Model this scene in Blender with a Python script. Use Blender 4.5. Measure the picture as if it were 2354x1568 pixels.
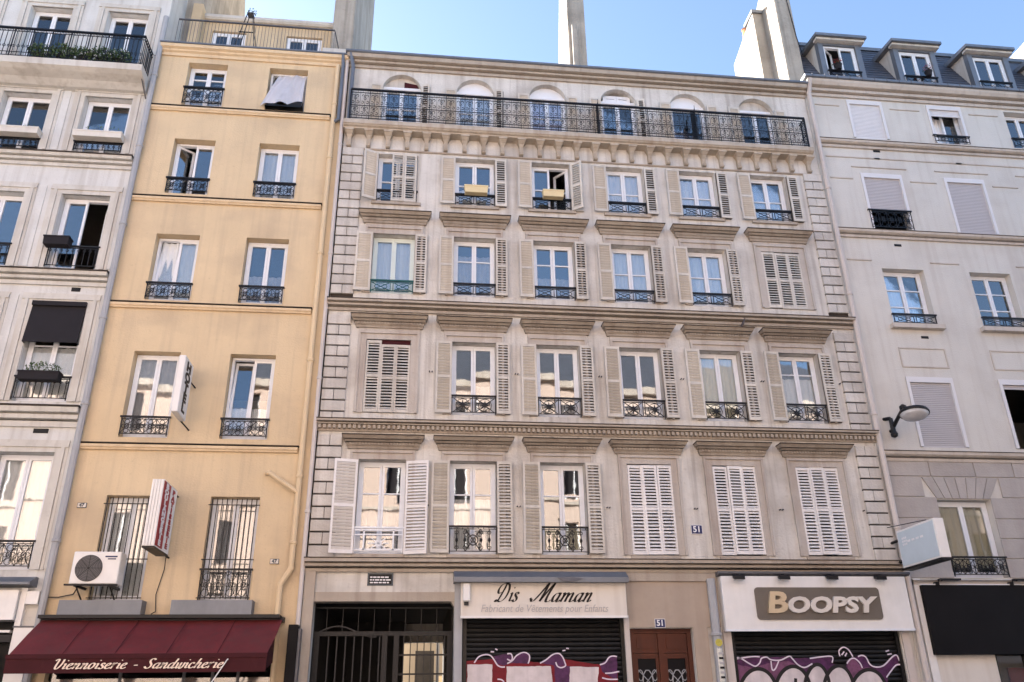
import bpy, math, random
from mathutils import Matrix, Vector
R = math.radians
random.seed(7)
sc = bpy.context.scene
for o in list(bpy.data.objects): bpy.data.objects.remove(o)
col = sc.collection

# ------------------------------------------------------------------ camera
CD, CH, FPX = 16.5, 1.6, 1900.0            # metres to the facade, eye height, focal length in px of a 2354 px wide picture
PITCH, YAW, ROLL = 0.422772, 0.118435, -0.0147568
fw = Vector((math.sin(YAW)*math.cos(PITCH), math.cos(YAW)*math.cos(PITCH), math.sin(PITCH)))
rt = Vector((math.cos(YAW), -math.sin(YAW), 0)); up = rt.cross(fw)
rt2 = math.cos(ROLL)*rt + math.sin(ROLL)*up; up2 = -math.sin(ROLL)*rt + math.cos(ROLL)*up
cam = bpy.data.cameras.new('camera'); cam.sensor_width = 36; cam.lens = FPX/2354*36
cam.clip_start = .1; cam.clip_end = 2000
co = bpy.data.objects.new('camera', cam); col.objects.link(co)
M = Matrix((rt2, up2, -fw)).transposed().to_4x4(); M.translation = (0, -CD, CH); co.matrix_world = M
sc.camera = co
def P(u, v, Y=0.0):                        # picture point -> point on the plane y = Y
    d = fw + rt2*((u-1177)/FPX) - up2*((v-784)/FPX); t = (CD+Y)/d.y
    return Vector((d.x*t, Y, CH+d.z*t))

# ------------------------------------------------------------------ light
SUN = Vector((-1.0, .90, .42)).normalized()
elev = math.asin(SUN.z)
w = bpy.data.worlds.new('World'); sc.world = w; w.use_nodes = True
nt = w.node_tree; bg = nt.nodes['Background']
sky = nt.nodes.new('ShaderNodeTexSky'); sky.sky_type = 'NISHITA'; sky.sun_disc = False
sky.sun_elevation = elev; sky.sun_rotation = math.atan2(SUN.x, SUN.y)
sky.air_density = 1.0; sky.dust_density = 1.5; sky.ozone_density = 2.2
wb = nt.nodes.new('ShaderNodeMix'); wb.data_type = 'RGBA'; wb.blend_type = 'MULTIPLY'; wb.inputs['Factor'].default_value = 1; wb.inputs['B'].default_value = (1, .97, 1, 1)   # white balance
nt.links.new(sky.outputs[0], wb.inputs['A']); nt.links.new(wb.outputs['Result'], bg.inputs[0]); bg.inputs[1].default_value = 0.09
sl = bpy.data.lights.new('sun', 'SUN'); sl.energy = 5.0; sl.angle = R(.5); sl.color = (1, .93, .84)
so = bpy.data.objects.new('sun', sl); col.objects.link(so); so.location = (-30, 20, 40)
so.rotation_euler = SUN.to_track_quat('Z', 'Y').to_euler()
sc.view_settings.view_transform = 'Standard'; sc.view_settings.look = 'None'
sc.view_settings.gamma = 1; sc.view_settings.use_curve_mapping = False
sc.view_settings.exposure = 2.5
sc.render.engine = 'CYCLES'

# ------------------------------------------------------------------ materials
MAT = {}
def mat(name, c, rough=.8, metal=0.0, spec=.3, var=.06, scale=3.0, bump=0.0, bscale=40.0, streak=0.0, scol=None, jitter=0.0, stain=0.0):
    if name in MAT: return MAT[name]
    m = bpy.data.materials.new(name); m.use_nodes = True; n = m.node_tree.nodes; l = m.node_tree.links
    b = n['Principled BSDF']; b.inputs['Roughness'].default_value = rough; b.inputs['Metallic'].default_value = metal
    b.inputs['Specular IOR Level'].default_value = spec
    g = n.new('ShaderNodeNewGeometry')
    nz = n.new('ShaderNodeTexNoise'); nz.inputs['Scale'].default_value = scale; nz.inputs['Detail'].default_value = 6; nz.inputs['Roughness'].default_value = .65
    l.new(g.outputs['Position'], nz.inputs['Vector'])
    r = n.new('ShaderNodeMapRange'); r.inputs[1].default_value = .25; r.inputs[2].default_value = .75
    r.inputs[3].default_value = 1-var; r.inputs[4].default_value = 1+var; l.new(nz.outputs[0], r.inputs[0])
    fac = r.outputs[0]
    if jitter:
        oi = n.new('ShaderNodeObjectInfo'); jr = n.new('ShaderNodeMapRange'); jr.inputs[3].default_value = 1-jitter; jr.inputs[4].default_value = 1+jitter
        l.new(oi.outputs['Random'], jr.inputs[0]); mu = n.new('ShaderNodeMath'); mu.operation = 'MULTIPLY'
        l.new(fac, mu.inputs[0]); l.new(jr.outputs[0], mu.inputs[1]); fac = mu.outputs[0]
    vm = n.new('ShaderNodeVectorMath'); vm.operation = 'SCALE'; vm.inputs[0].default_value = c; l.new(fac, vm.inputs['Scale'])
    out = vm.outputs[0]
    def overlay(out, vscale, lo, hi, amount, colr, det=5):
        mp = n.new('ShaderNodeMapping'); mp.inputs['Scale'].default_value = vscale; l.new(g.outputs['Position'], mp.inputs[0])
        z = n.new('ShaderNodeTexNoise'); z.inputs['Scale'].default_value = 1; z.inputs['Detail'].default_value = det; l.new(mp.outputs[0], z.inputs['Vector'])
        q = n.new('ShaderNodeMapRange'); q.inputs[1].default_value = lo; q.inputs[2].default_value = hi; q.inputs[3].default_value = 0; q.inputs[4].default_value = amount
        l.new(z.outputs[0], q.inputs[0]); mx = n.new('ShaderNodeMix'); mx.data_type = 'RGBA'
        l.new(q.outputs[0], mx.inputs['Factor']); l.new(out, mx.inputs['A']); mx.inputs['B'].default_value = (*colr, 1)
        return mx.outputs['Result']
    sc_ = scol or tuple(x*.5 for x in c)
    if streak:
        out = overlay(out, (7, 7, .30), .50, .70, streak, sc_)
        out = overlay(out, (1.6, 1.6, .16), .52, .66, streak*.55, sc_, 4)
    if stain:
        out = overlay(out, (.7, .7, .9), .5, .66, stain, sc_, 9)
        out = overlay(out, (11, 11, 11), .60, .74, stain*.7, sc_, 6)
    l.new(out, b.inputs['Base Color'])
    if bump:
        z = n.new('ShaderNodeTexNoise'); z.inputs['Scale'].default_value = bscale; z.inputs['Detail'].default_value = 5
        l.new(g.outputs['Position'], z.inputs['Vector']); bp = n.new('ShaderNodeBump'); bp.inputs['Strength'].default_value = bump; bp.inputs['Distance'].default_value = .02
        l.new(z.outputs[0], bp.inputs['Height']); l.new(bp.outputs[0], b.inputs['Normal'])
    MAT[name] = m; return m
STONE = (.60, .58, .545)
mat('stone', STONE, .9, bump=.4, bscale=22, streak=.55, stain=.45, var=.12, scale=1.3, scol=(.27, .235, .205))
mat('quoin', (.54, .515, .48), .9, bump=.45, bscale=22, streak=.35, stain=.3, var=.12, jitter=.10, scol=(.28, .235, .20))
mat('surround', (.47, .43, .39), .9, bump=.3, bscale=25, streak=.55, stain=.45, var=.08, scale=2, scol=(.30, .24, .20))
mat('hood', (.33, .285, .235), .9, bump=.2, bscale=30, streak=.5, stain=.3, var=.12, scale=3, jitter=.06, scol=(.18, .14, .11))  # sooty stone, deepened further so the colour carries shade under the hoods
mat('trim', (.40, .35, .295), .9, bump=.2, bscale=30, streak=.4, stain=.25, var=.08, scale=2, scol=(.24, .19, .155))
mat('corbel', (.44, .385, .32), .9, bump=.2, bscale=30, streak=.4, var=.1, scale=4, jitter=.06, scol=(.24, .17, .11))
mat('ochre', (.60, .475, .31), .9, bump=.3, bscale=30, streak=.34, stain=.45, var=.08, scale=.8, scol=(.40, .315, .225))
mat('ochre_trim', (.62, .485, .32), .85, var=.06, streak=.35, scol=(.42, .30, .2))
mat('white_stone', (.58, .585, .575), .9, bump=.3, bscale=25, streak=.5, stain=.34, var=.07, scale=1.2, scol=(.35, .33, .31))
mat('white_trim', (.54, .525, .49), .9, streak=.4, stain=.3, var=.08, scale=2, scol=(.30, .26, .22))
mat('cream', (.59, .57, .53), .9, bump=.25, bscale=35, streak=.28, stain=.30, var=.06, scale=.9, scol=(.41, .36, .32))
mat('cream_trim', (.52, .47, .42), .9, streak=.35, stain=.2, var=.07, scale=2, scol=(.3, .25, .21))
mat('block_stone', (.40, .37, .35), .9, bump=.3, bscale=25, streak=.2, var=.1, scale=2.5, jitter=.08, scol=(.28, .23, .21))
mat('chimney', (.37, .34, .295), .95, bump=.7, bscale=9, streak=.5, stain=.55, var=.16, scale=1.5, scol=(.18, .16, .135))
mat('shutter', (.56, .53, .48), .7, var=.10, scale=6, jitter=.11, streak=.4, stain=.25, scol=(.36, .31, .26))
mat('shutter_white', (.74, .72, .71), .6, var=.04, scale=6, jitter=.05, streak=.28, stain=.2, scol=(.46, .43, .40))
mat('shutter_gap_shade', (.10, .085, .07), .85, var=.1, scale=6)  # rear folded leaf: shade trapped between the leaves is put into its colour
mat('white_paint', (.72, .745, .79), .5, var=.04, scale=8)
mat('teal_paint', (.62, .70, .68), .5, var=.04, scale=8)
mat('iron', (.008, .008, .010), .5, .2, spec=.4, var=.3, scale=12)
mat('gate_iron', (.025, .025, .028), .5, .2, var=.3, scale=12)
mat('iron_teal', (.02, .10, .10), .5, .2, var=.3, scale=12)
mat('iron_grey', (.12, .12, .13), .55, .3, var=.2, scale=8)
mat('soot', (.045, .036, .03), .9, var=.4, scale=7)
mat('zinc', (.17, .185, .21), .5, .4, var=.15, scale=2, streak=.3, scol=(.12, .13, .16))
mat('slate', (.075, .085, .11), .55, var=.25, scale=5, jitter=.2)
mat('pipe_grey', (.36, .37, .39), .6, var=.08, scale=3, streak=.3, scol=(.2, .2, .21))
mat('pipe_white', (.55, .50, .47), .6, var=.06, streak=.3, scol=(.35, .3, .27))
mat('pipe_cream', (.64, .50, .32), .6, var=.06, streak=.2, scol=(.4, .3, .2))
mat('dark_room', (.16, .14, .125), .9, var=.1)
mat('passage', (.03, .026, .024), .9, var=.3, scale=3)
mat('black', (.008, .008, .009), .6, var=.2)
mat('black_panel', (.008, .007, .008), .6, 0, .12, var=.25, scale=1.5)
mat('blind_dark', (.014, .012, .015), .8, var=.15)
mat('burgundy', (.115, .018, .021), .75, var=.22, scale=2.5, bump=.1, bscale=8, streak=.35, scol=(.06, .03, .03))
mat('burgundy_dark', (.045, .005, .008), .8, var=.2, scale=3)
mat('lettering_cream', (.80, .66, .55), .7, var=.04)
mat('plastic_white', (.74, .73, .72), .45, var=.05, scale=4, streak=.12, scol=(.5, .48, .45))
mat('sign_white', (.66, .62, .57), .5, var=.05, scale=2, streak=.3, scol=(.5, .44, .38))
mat('ink', (.015, .013, .013), .6, var=.1)
mat('ink_pale', (.42, .41, .42), .6, var=.1)
mat('ink_blue', (.025, .03, .10), .45, var=.1)
mat('plate_grey', (.07, .085, .10), .5, var=.15, scale=20)
mat('enamel_white', (.75, .75, .78), .4, var=.03)
mat('red_sign', (.30, .02, .03), .5, var=.1)
mat('taupe', (.15, .13, .11), .45, .2, var=.12, scale=2)
mat('gold', (.62, .50, .34), .4, .3, var=.08)
mat('rolling', (.014, .013, .013), .45, .3, var=.25, scale=4, streak=.4, scol=(.03, .028, .026))
mat('gr_red', (.16, .004, .012), .6, var=.3, scale=9)
mat('gr_white', (.62, .56, .57), .6, var=.14, scale=6, streak=.35, scol=(.38, .34, .36))
mat('gr_purple', (.070, .018, .072), .6, var=.55, scale=8)
mat('gr_mauve', (.16, .06, .125), .6, var=.5, scale=8)
mat('gr_line', (.66, .58, .68), .6, var=.1)
mat('door_wood', (.080, .019, .008), .45, var=.25, scale=5, streak=.4, scol=(.025, .006, .004))
mat('door_wall', (.40, .33, .27), .85, var=.06, streak=.25, stain=.2, scol=(.28, .22, .18))
mat('curtain', (.84, .84, .85), .95, var=.05, scale=9)
mat('sheet', (.50, .50, .54), .95, var=.08, scale=5, streak=.2)
mat('curtain_blue', (.66, .70, .74), .95, var=.06, scale=9)
mat('curtain_cream', (.82, .76, .58), .95, var=.06, scale=9)
mat('curtain_grey', (.36, .36, .38), .95, var=.1, scale=9)
mat('curtain_violet', (.74, .68, .80), .95, var=.06, scale=9)
mat('roller_white', (.66, .65, .66), .55, var=.03, scale=3)
mat('roller_grey', (.47, .45, .46), .6, var=.03, scale=3)
mat('leaf', (.05, .085, .03), .6, var=.4, scale=14)
mat('leaf_pale', (.10, .14, .06), .6, var=.4, scale=14)
mat('flower', (.45, .04, .06), .6, var=.2)
mat('planter_yellow', (.66, .55, .33), .7, var=.08, scale=6)
mat('planter_white', (.62, .59, .54), .7, var=.08, scale=6, streak=.25)
mat('pigeon', (.09, .075, .075), .7, var=.3, scale=30)
mat('lamp_glass', (.52, .52, .54), .15, 0, .5, var=.12, scale=10)
mat('light_panel', (.52, .60, .66), .35, var=.05, scale=3)
mat('pink_render', (.58, .46, .395), .9, var=.06, scale=1)
mat('pale_render', (.56, .45, .39), .9, var=.06, scale=1)
mat('asphalt', (.05, .05, .052), .9, var=.2, scale=6, bump=.3, bscale=90)
mat('pavement', (.27, .26, .245), .9, var=.12, scale=3, bump=.2, bscale=60)
mat('kerb', (.35, .34, .32), .85, var=.1)
mat('courtyard', (.26, .215, .165), .9, var=.08, scale=1.2)
mat('sticker', (.65, .64, .58), .6, var=.25, scale=30)
mat('sticker_yellow', (.48, .42, .08), .6, var=.35, scale=40)
mat('clay', (.40, .16, .08), .85, var=.15, scale=8)
def glass(name, base, k):
    m = bpy.data.materials.new(name); m.use_nodes = True; n = m.node_tree.nodes; l = m.node_tree.links
    n.remove(n['Principled BSDF']); o = n['Material Output']
    t = n.new('ShaderNodeBsdfTransparent'); t.inputs[0].default_value = base
    gl = n.new('ShaderNodeBsdfGlossy'); gl.inputs['Roughness'].default_value = .02
    g = n.new('ShaderNodeNewGeometry'); z = n.new('ShaderNodeTexNoise'); z.inputs['Scale'].default_value = 2.2; l.new(g.outputs['Position'], z.inputs['Vector'])
    bp = n.new('ShaderNodeBump'); bp.inputs['Strength'].default_value = .008; bp.inputs['Distance'].default_value = .1; l.new(z.outputs[0], bp.inputs['Height']); l.new(bp.outputs[0], gl.inputs['Normal'])
    f = n.new('ShaderNodeFresnel'); f.inputs[0].default_value = 1.5
    a = n.new('ShaderNodeMath'); a.operation = 'ADD'; a.use_clamp = True; a.inputs[1].default_value = k; l.new(f.outputs[0], a.inputs[0])
    mx = n.new('ShaderNodeMixShader'); l.new(a.outputs[0], mx.inputs[0]); l.new(t.outputs[0], mx.inputs[1]); l.new(gl.outputs[0], mx.inputs[2]); l.new(mx.outputs[0], o.inputs[0])
    MAT[name] = m
glass('glass', (.92, .94, .95, 1), .13)
glass('glass_plain', (.85, .87, .88, 1), .06)

# ------------------------------------------------------------------ mesh helpers
class B:
    def __init__(s): s.v = []; s.f = []
    def add(s, vs, fs):
        k = len(s.v); s.v += [tuple(p) for p in vs]; s.f += [tuple(i+k for i in f) for f in fs]; return s
    def box(s, x0, x1, y0, y1, z0, z1):
        return s.add([(x0,y0,z0),(x1,y0,z0),(x1,y1,z0),(x0,y1,z0),(x0,y0,z1),(x1,y0,z1),(x1,y1,z1),(x0,y1,z1)],
                     [(0,3,2,1),(4,5,6,7),(0,1,5,4),(1,2,6,5),(2,3,7,6),(3,0,4,7)])
    def hexa(s, lo, hi):                   # two quads, bottom and top
        return s.add(list(lo)+list(hi), [(0,3,2,1),(4,5,6,7),(0,1,5,4),(1,2,6,5),(2,3,7,6),(3,0,4,7)])
    def frus(s, xc, z0, z1, h0, d0, h1, d1, yb=.02):
        return s.hexa([(xc-h0,-d0,z0),(xc+h0,-d0,z0),(xc+h0,yb,z0),(xc-h0,yb,z0)], [(xc-h1,-d1,z1),(xc+h1,-d1,z1),(xc+h1,yb,z1),(xc-h1,yb,z1)])
    def prism(s, prof, x0, x1):            # profile of (y, z), run along x
        n = len(prof); vs = [(x0,y,z) for y,z in prof]+[(x1,y,z) for y,z in prof]
        fs = [(i,(i+1)%n,n+(i+1)%n,n+i) for i in range(n)]+[tuple(range(n))[::-1], tuple(range(n,2*n))]
        return s.add(vs, fs)
    def slab(s, pts, d):                   # polygon of 3-D points pushed along vector d
        n = len(pts); d = Vector(d); a = [Vector(p) for p in pts]
        return s.add(a+[p+d for p in a], [tuple(range(n))[::-1], tuple(range(n,2*n))]+[(i,(i+1)%n,n+(i+1)%n,n+i) for i in range(n)])
    def bar(s, p, q, r, n=4, r2=None, cap=True):
        p = Vector(p); q = Vector(q); d = (q-p)
        if d.length < 1e-6: return s
        d.normalize(); a = d.orthogonal().normalized() if abs(d.y) > .9 else d.cross(Vector((0,1,0))).normalized(); b = d.cross(a); r2 = r if r2 is None else r2
        vs = []
        for c, rr in ((p, r), (q, r2)):
            for i in range(n):
                t = 2*math.pi*(i+.5)/n; vs.append(c+(a*math.cos(t)+b*math.sin(t))*rr)
        fs = [(i,(i+1)%n,n+(i+1)%n,n+i) for i in range(n)]
        if cap: fs += [tuple(range(n))[::-1], tuple(range(n,2*n))]
        return s.add(vs, fs)
    def path(s, pts, r, n=4):
        for a, b in zip(pts, pts[1:]): s.bar(a, b, r, n)
        return s
    def ring(s, c, rad, r, k=8, a0=0, a1=2*math.pi, rz=None):     # in the x-z plane
        rz = rz or rad; c = Vector(c)
        return s.path([c+Vector((math.cos(a0+(a1-a0)*i/k)*rad, 0, math.sin(a0+(a1-a0)*i/k)*rz)) for i in range(k+1)], r)
    def lathe(s, c, prof, n=20, axis=None):   # (radius, height) round an axis
        ax = Vector(axis or (0,0,1)).normalized(); a = ax.orthogonal().normalized(); b = ax.cross(a); c = Vector(c); vs = []; m = len(prof)
        for r, h in prof:
            for i in range(n):
                t = 2*math.pi*i/n; vs.append(c+ax*h+(a*math.cos(t)+b*math.sin(t))*r)
        fs = [(j*n+i, j*n+(i+1)%n, (j+1)*n+(i+1)%n, (j+1)*n+i) for j in range(m-1) for i in range(n)]
        fs += [tuple(range(n))[::-1], tuple(range((m-1)*n, m*n))]
        return s.add(vs, fs)
    def mesh(s, m, smooth=False):
        me = bpy.data.meshes.new('m'); me.from_pydata(s.v, [], s.f); me.update()
        me.materials.append(MAT[m])
        if smooth: me.polygons.foreach_set('use_smooth', [True]*len(me.polygons))
        return me
    def build(s, name, m, parent=None, **k):
        return obj(name, s.mesh(m, k.pop('smooth', False)), parent, **k)
def obj(name, me, parent=None, loc=(0,0,0), rot=(0,0,0), kind=None, label=None, cat=None, group=None, bevel=0):
    o = bpy.data.objects.new(name, me); col.objects.link(o); o.location = loc; o.rotation_euler = rot
    if me: me.name = name
    if parent:
        o.parent = parent
        if parent.type == 'EMPTY': o.matrix_parent_inverse = Matrix.Translation(-parent.location)
    if kind: o['kind'] = kind
    if label: o['label'] = label
    if cat: o['category'] = cat
    if group: o['group'] = group
    if bevel:
        b = o.modifiers.new('bevel', 'BEVEL'); b.width = bevel; b.segments = 1; b.limit_method = 'ANGLE'
    return o
def thing(name, label, cat, loc, group=None): return obj(name, None, None, loc, label=label, cat=cat, group=group)

def wall(b, x0, x1, z0, z1, ops, depth=.3, y=0.0):
    """front sheet with openings (x0,x1,z0,z1[,rise]) and their reveals"""
    xs = sorted({x0, x1, *[v for o in ops for v in o[:2]]}); zs = sorted({z0, z1, *[v for o in ops for v in o[2:4]]})
    for a, c in zip(xs, xs[1:]):
        for p, q in zip(zs, zs[1:]):
            mx, mz = (a+c)/2, (p+q)/2
            if any(o[0] < mx < o[1] and o[2] < mz < o[3] for o in ops): continue
            b.add([(a,y,p),(c,y,p),(c,y,q),(a,y,q)], [(0,1,2,3)])
    for o in ops:
        a, c, p, q = o[:4]; rise = o[4] if len(o) > 4 else 0; d = y+depth; t = q-rise
        b.add([(a,y,p),(a,d,p),(a,d,t),(a,y,t)], [(0,1,2,3)]); b.add([(c,y,p),(c,y,t),(c,d,t),(c,d,p)], [(0,1,2,3)])
        b.add([(a,y,p),(c,y,p),(c,d,p),(a,d,p)], [(0,1,2,3)])
        if not rise: b.add([(a,y,q),(a,d,q),(c,d,q),(c,y,q)], [(0,1,2,3)])
        else:
            N = 14; hw = (c-a)/2; xc = (a+c)/2; rad = (hw*hw+rise*rise)/(2*rise); al = math.asin(hw/rad); zc = q-rad
            arc = [(xc+rad*math.sin(-al+2*al*i/N), zc+rad*math.cos(-al+2*al*i/N)) for i in range(N+1)]
            for (xa, za), (xb, zb) in zip(arc, arc[1:]):
                b.add([(xa,y,za),(xb,y,zb),(xb,y,q),(xa,y,q)], [(0,1,2,3)])
                b.add([(xa,y,za),(xa,d,za),(xb,d,zb),(xb,y,zb)], [(0,1,2,3)])
    return b
def shell(b, x0, x1, z1, yb, back_ops=()):  # sides, back and flat top behind the front sheet
    b.add([(x0,0,0),(x0,yb,0),(x0,yb,z1),(x0,0,z1)], [(0,3,2,1)]); b.add([(x1,0,0),(x1,yb,0),(x1,yb,z1),(x1,0,z1)], [(0,1,2,3)])
    wall(b, x0, x1, 0, z1, list(back_ops), depth=-.3, y=yb)
    b.add([(x0,0,z1),(x1,0,z1),(x1,yb,z1),(x0,yb,z1)], [(0,1,2,3)])
    return b
def text(parent, s, size, loc, m, rot=(R(90),0,0), shear=0, bold=0, ext=.004, sx=1.0, space=1.0, align='CENTER', name='lettering'):
    c = bpy.data.curves.new('t', 'FONT'); c.body = s; c.size = size; c.shear = shear; c.offset = bold; c.extrude = ext
    c.align_x = align; c.align_y = 'CENTER'; c.space_character = space; c.resolution_u = 3; c.space_line = .85
    t = bpy.data.objects.new('t', c); col.objects.link(t); dg = bpy.context.evaluated_depsgraph_get(); dg.update()
    me = bpy.data.meshes.new_from_object(t.evaluated_get(dg)); bpy.data.objects.remove(t); bpy.data.curves.remove(c)
    me.materials.clear(); me.materials.append(MAT[m])
    o = obj(name, me, parent, loc, rot); o.scale = (sx, 1, 1); return o
# broad-nib handwriting: strokes as point lists in a 1-unit x-height, pen width follows direction
def bez(p, n=8):
    out = []
    for k in range(0, len(p)-1, 3):
        a, b_, c, d = [Vector((*q, 0)) for q in p[k:k+4]]
        for i in range(n+(k+3 >= len(p)-1)):
            t = i/n; out.append(a*(1-t)**3+b_*3*t*(1-t)**2+c*3*t*t*(1-t)+d*t**3)
    return out
GL = {  # glyph: (advance, [strokes]); every stroke is a cubic chain
 'a': (.95, [[(.72,.85),(.5,1.08),(.1,.85),(.08,.35),(.07,-.05),(.4,-.1),(.62,.4)], [(.78,1),(.74,.7),(.6,.3),(.62,.1),(.64,-.05),(.8,-.02),(.95,.2)]]),
 'n': (1.0, [[(.1,.85),(.25,1.1),(.3,.9),(.24,.55),(.2,.35),(.15,.2),(.12,0)], [(.2,.4),(.35,.8),(.7,1.2),(.72,.8),(.72,.6),(.6,.3),(.62,.1),(.66,-.05),(.8,0),(.95,.2)]]),
 'm': (1.55, [[(.1,.85),(.25,1.1),(.3,.9),(.24,.55),(.2,.35),(.15,.2),(.12,0)], [(.2,.4),(.35,.8),(.66,1.2),(.7,.8),(.7,.6),(.62,.3),(.6,0)], [(.66,.4),(.8,.8),(1.16,1.2),(1.2,.8),(1.2,.6),(1.1,.3),(1.12,.1),(1.15,-.05),(1.35,0),(1.5,.2)]]),
 'i': (.55, [[(.1,.8),(.3,1.1),(.32,.8),(.26,.5),(.2,.2),(.16,-.1),(.5,.15)], [(.36,1.42),(.39,1.46),(.41,1.49),(.44,1.53)]]),
 's': (.72, [[(.62,.8),(.5,1.08),(.2,1.02),(.22,.76),(.25,.55),(.58,.5),(.55,.22),(.5,-.08),(.12,-.06),(.06,.2)]]),
 'e': (.78, [[(.15,.45),(.4,.5),(.68,.7),(.6,.9),(.5,1.1),(.1,.85),(.1,.4),(.1,-.1),(.5,-.08),(.75,.25)]]),
 'r': (.72, [[(.1,.85),(.25,1.1),(.3,.9),(.24,.55),(.2,.35),(.15,.2),(.12,0)], [(.2,.4),(.32,.8),(.45,1.1),(.66,.95)]]),
 'o': (.85, [[(.45,1),(.1,.98),(.0,.3),(.2,.08),(.4,-.12),(.75,.3),(.72,.7),(.7,.95),(.55,1),(.45,1)]]),
 'd': (.95, [[(.72,.85),(.5,1.08),(.1,.85),(.08,.35),(.07,-.05),(.4,-.1),(.62,.4)], [(.95,1.7),(.86,1.3),(.62,.4),(.62,.1),(.64,-.05),(.8,-.02),(.95,.2)]]),
 'c': (.75, [[(.62,.78),(.58,1.08),(.12,1),(.1,.4),(.1,-.1),(.5,-.08),(.72,.25)]]),
 'h': (1.0, [[(.5,1.7),(.4,1.3),(.2,.4),(.12,0)], [(.2,.4),(.35,.8),(.7,1.2),(.72,.8),(.72,.6),(.6,.3),(.62,.1),(.66,-.05),(.8,0),(.95,.2)]]),
 'w': (1.2, [[(.1,.9),(.3,1.1),(.22,.5),(.2,.2),(.2,-.1),(.5,-.05),(.6,.5)], [(.68,1),(.6,.5),(.55,-.1),(.8,-.05),(1.05,.1),(1.12,.7),(1.08,1)]]),
 'V': (1.2, [[(.0,1.45),(.1,1.75),(.4,1.85),(.4,1.5),(.4,1.1),(.2,.1),(.5,0),(.8,-.1),(1.1,.9),(1.02,1.7)]]),
 'S': (1.05, [[(1.0,1.5),(.85,1.9),(.35,1.75),(.4,1.3),(.45,.95),(.85,.8),(.75,.35),(.6,-.15),(.1,-.05),(.02,.35)]]),
 '-': (.9, [[(.15,.55),(.3,.58),(.5,.58),(.65,.58)]]),
 'D': (1.75, [[(.95,1.95),(.85,1.3),(.6,.6),(.45,.15),(.35,-.05),(.1,-.05),(.0,.12)], [(.0,.12),(.2,.3),(.5,-.1),(.8,.0),(1.4,.15),(1.65,1.2),(1.35,1.75),(1.0,2.2),(.25,2.0),(.1,1.35),(.0,.9),(.35,.75),(.55,1.0)]]),
 'M': (2.35, [[(.12,.42),(.02,.42),(.02,.28),(.14,.3)], [(.14,.3),(.1,.05),(.35,-.05),(.5,.2),(.9,.8),(1.2,1.6),(1.45,2.05)], [(1.45,2.05),(1.4,1.4),(1.25,.6),(1.1,.05)], [(1.12,.1),(1.5,.9),(1.8,1.6),(2.1,2.05)], [(2.1,2.05),(1.95,1.4),(1.7,.6),(1.75,.15),(1.8,-.1),(2.1,.0),(2.25,.2)]]),
 ' ': (.75, []),
}
def script(parent, s, x, z, y, size, m, thick=.2, thin=.05, slant=.3, sx=1.0, track=0.0, name='lettering'):
    b = B(); cx = 0
    nib = Vector((math.cos(R(20)), math.sin(R(20)), 0))
    for ch in s:
        adv, strokes = GL[ch]
        for st in strokes:
            pts = bez(st, 9); L = []
            for i, p in enumerate(pts):
                d = (pts[min(i+1, len(pts)-1)]-pts[max(i-1, 0)]); d = d.normalized() if d.length else Vector((0,-1,0))
                k = abs(d.x*nib.y-d.y*nib.x); wd = thin+(thick-thin)*k**1.5
                nn = Vector((-d.y, d.x, 0))*wd/2
                for q in (p+nn, p-nn):
                    L.append((x+size*sx*(cx+q.x+slant*q.y), y, z+size*q.y))
            b.add(L, [(2*i, 2*i+1, 2*i+3, 2*i+2) for i in range(len(pts)-1)])
        cx += adv+track
    b.build(name, m, parent); return cx*size*sx

# ------------------------------------------------------------------ repeated facade pieces
CACHE = {}
def cached(key, fn):
    if key not in CACHE: CACHE[key] = fn()
    return CACHE[key]
NSLAT = [0]
def leaf(bld, x, y, z, wd, h, rot=0.0, m='shutter', pitch=.066):
    def frame():
        b = B(); t = .034; b.box(0, .042, 0, t, 0, h); b.box(wd-.042, wd, 0, t, 0, h)
        for a, c in ((0, .07), (h*.5-.03, h*.5+.03), (h-.06, h)): b.box(.042, wd-.042, .001, t-.001, a, c)
        return b.mesh(m)
    zs = []; 
    for a, c in ((.07, h*.5-.03), (h*.5+.03, h-.06)):
        n = max(3, round((c-a)/pitch)); zs += [a+(c-a)*(i+.5)/n for i in range(n)]
    def sl(b, zz):                          # outside (-y) edge low
        a, c, q = zz-.023, zz+.013, .008; return b.hexa([(.04,.002,a),(wd-.04,.002,a),(wd-.04,.032,c),(.04,.032,c)],
                      [(.04,.002,a+q),(wd-.04,.002,a+q),(wd-.04,.032,c+q),(.04,.032,c+q)])
    key = (round(wd,3), round(h,3), m)
    o = obj('shutter', cached(('lf',)+key, frame), bld, (x, y, z+random.uniform(-.008, .006)), (R(random.uniform(-.25, .25)), R(random.uniform(-.35, .35)), rot))
    if z < 5 and NSLAT[0]+len(zs) <= 300:
        NSLAT[0] += len(zs)
        me = cached(('sl',)+key, lambda: sl(B(), 0).mesh(m))
        for zz in zs: obj('slat', me, o, (0, 0, zz))
    else:
        def allsl():
            b = B()
            for zz in zs: sl(b, zz)
            return b.mesh(m)
        obj('slats', cached(('sa',)+key, allsl), o, kind='stuff')
    return o
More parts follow.
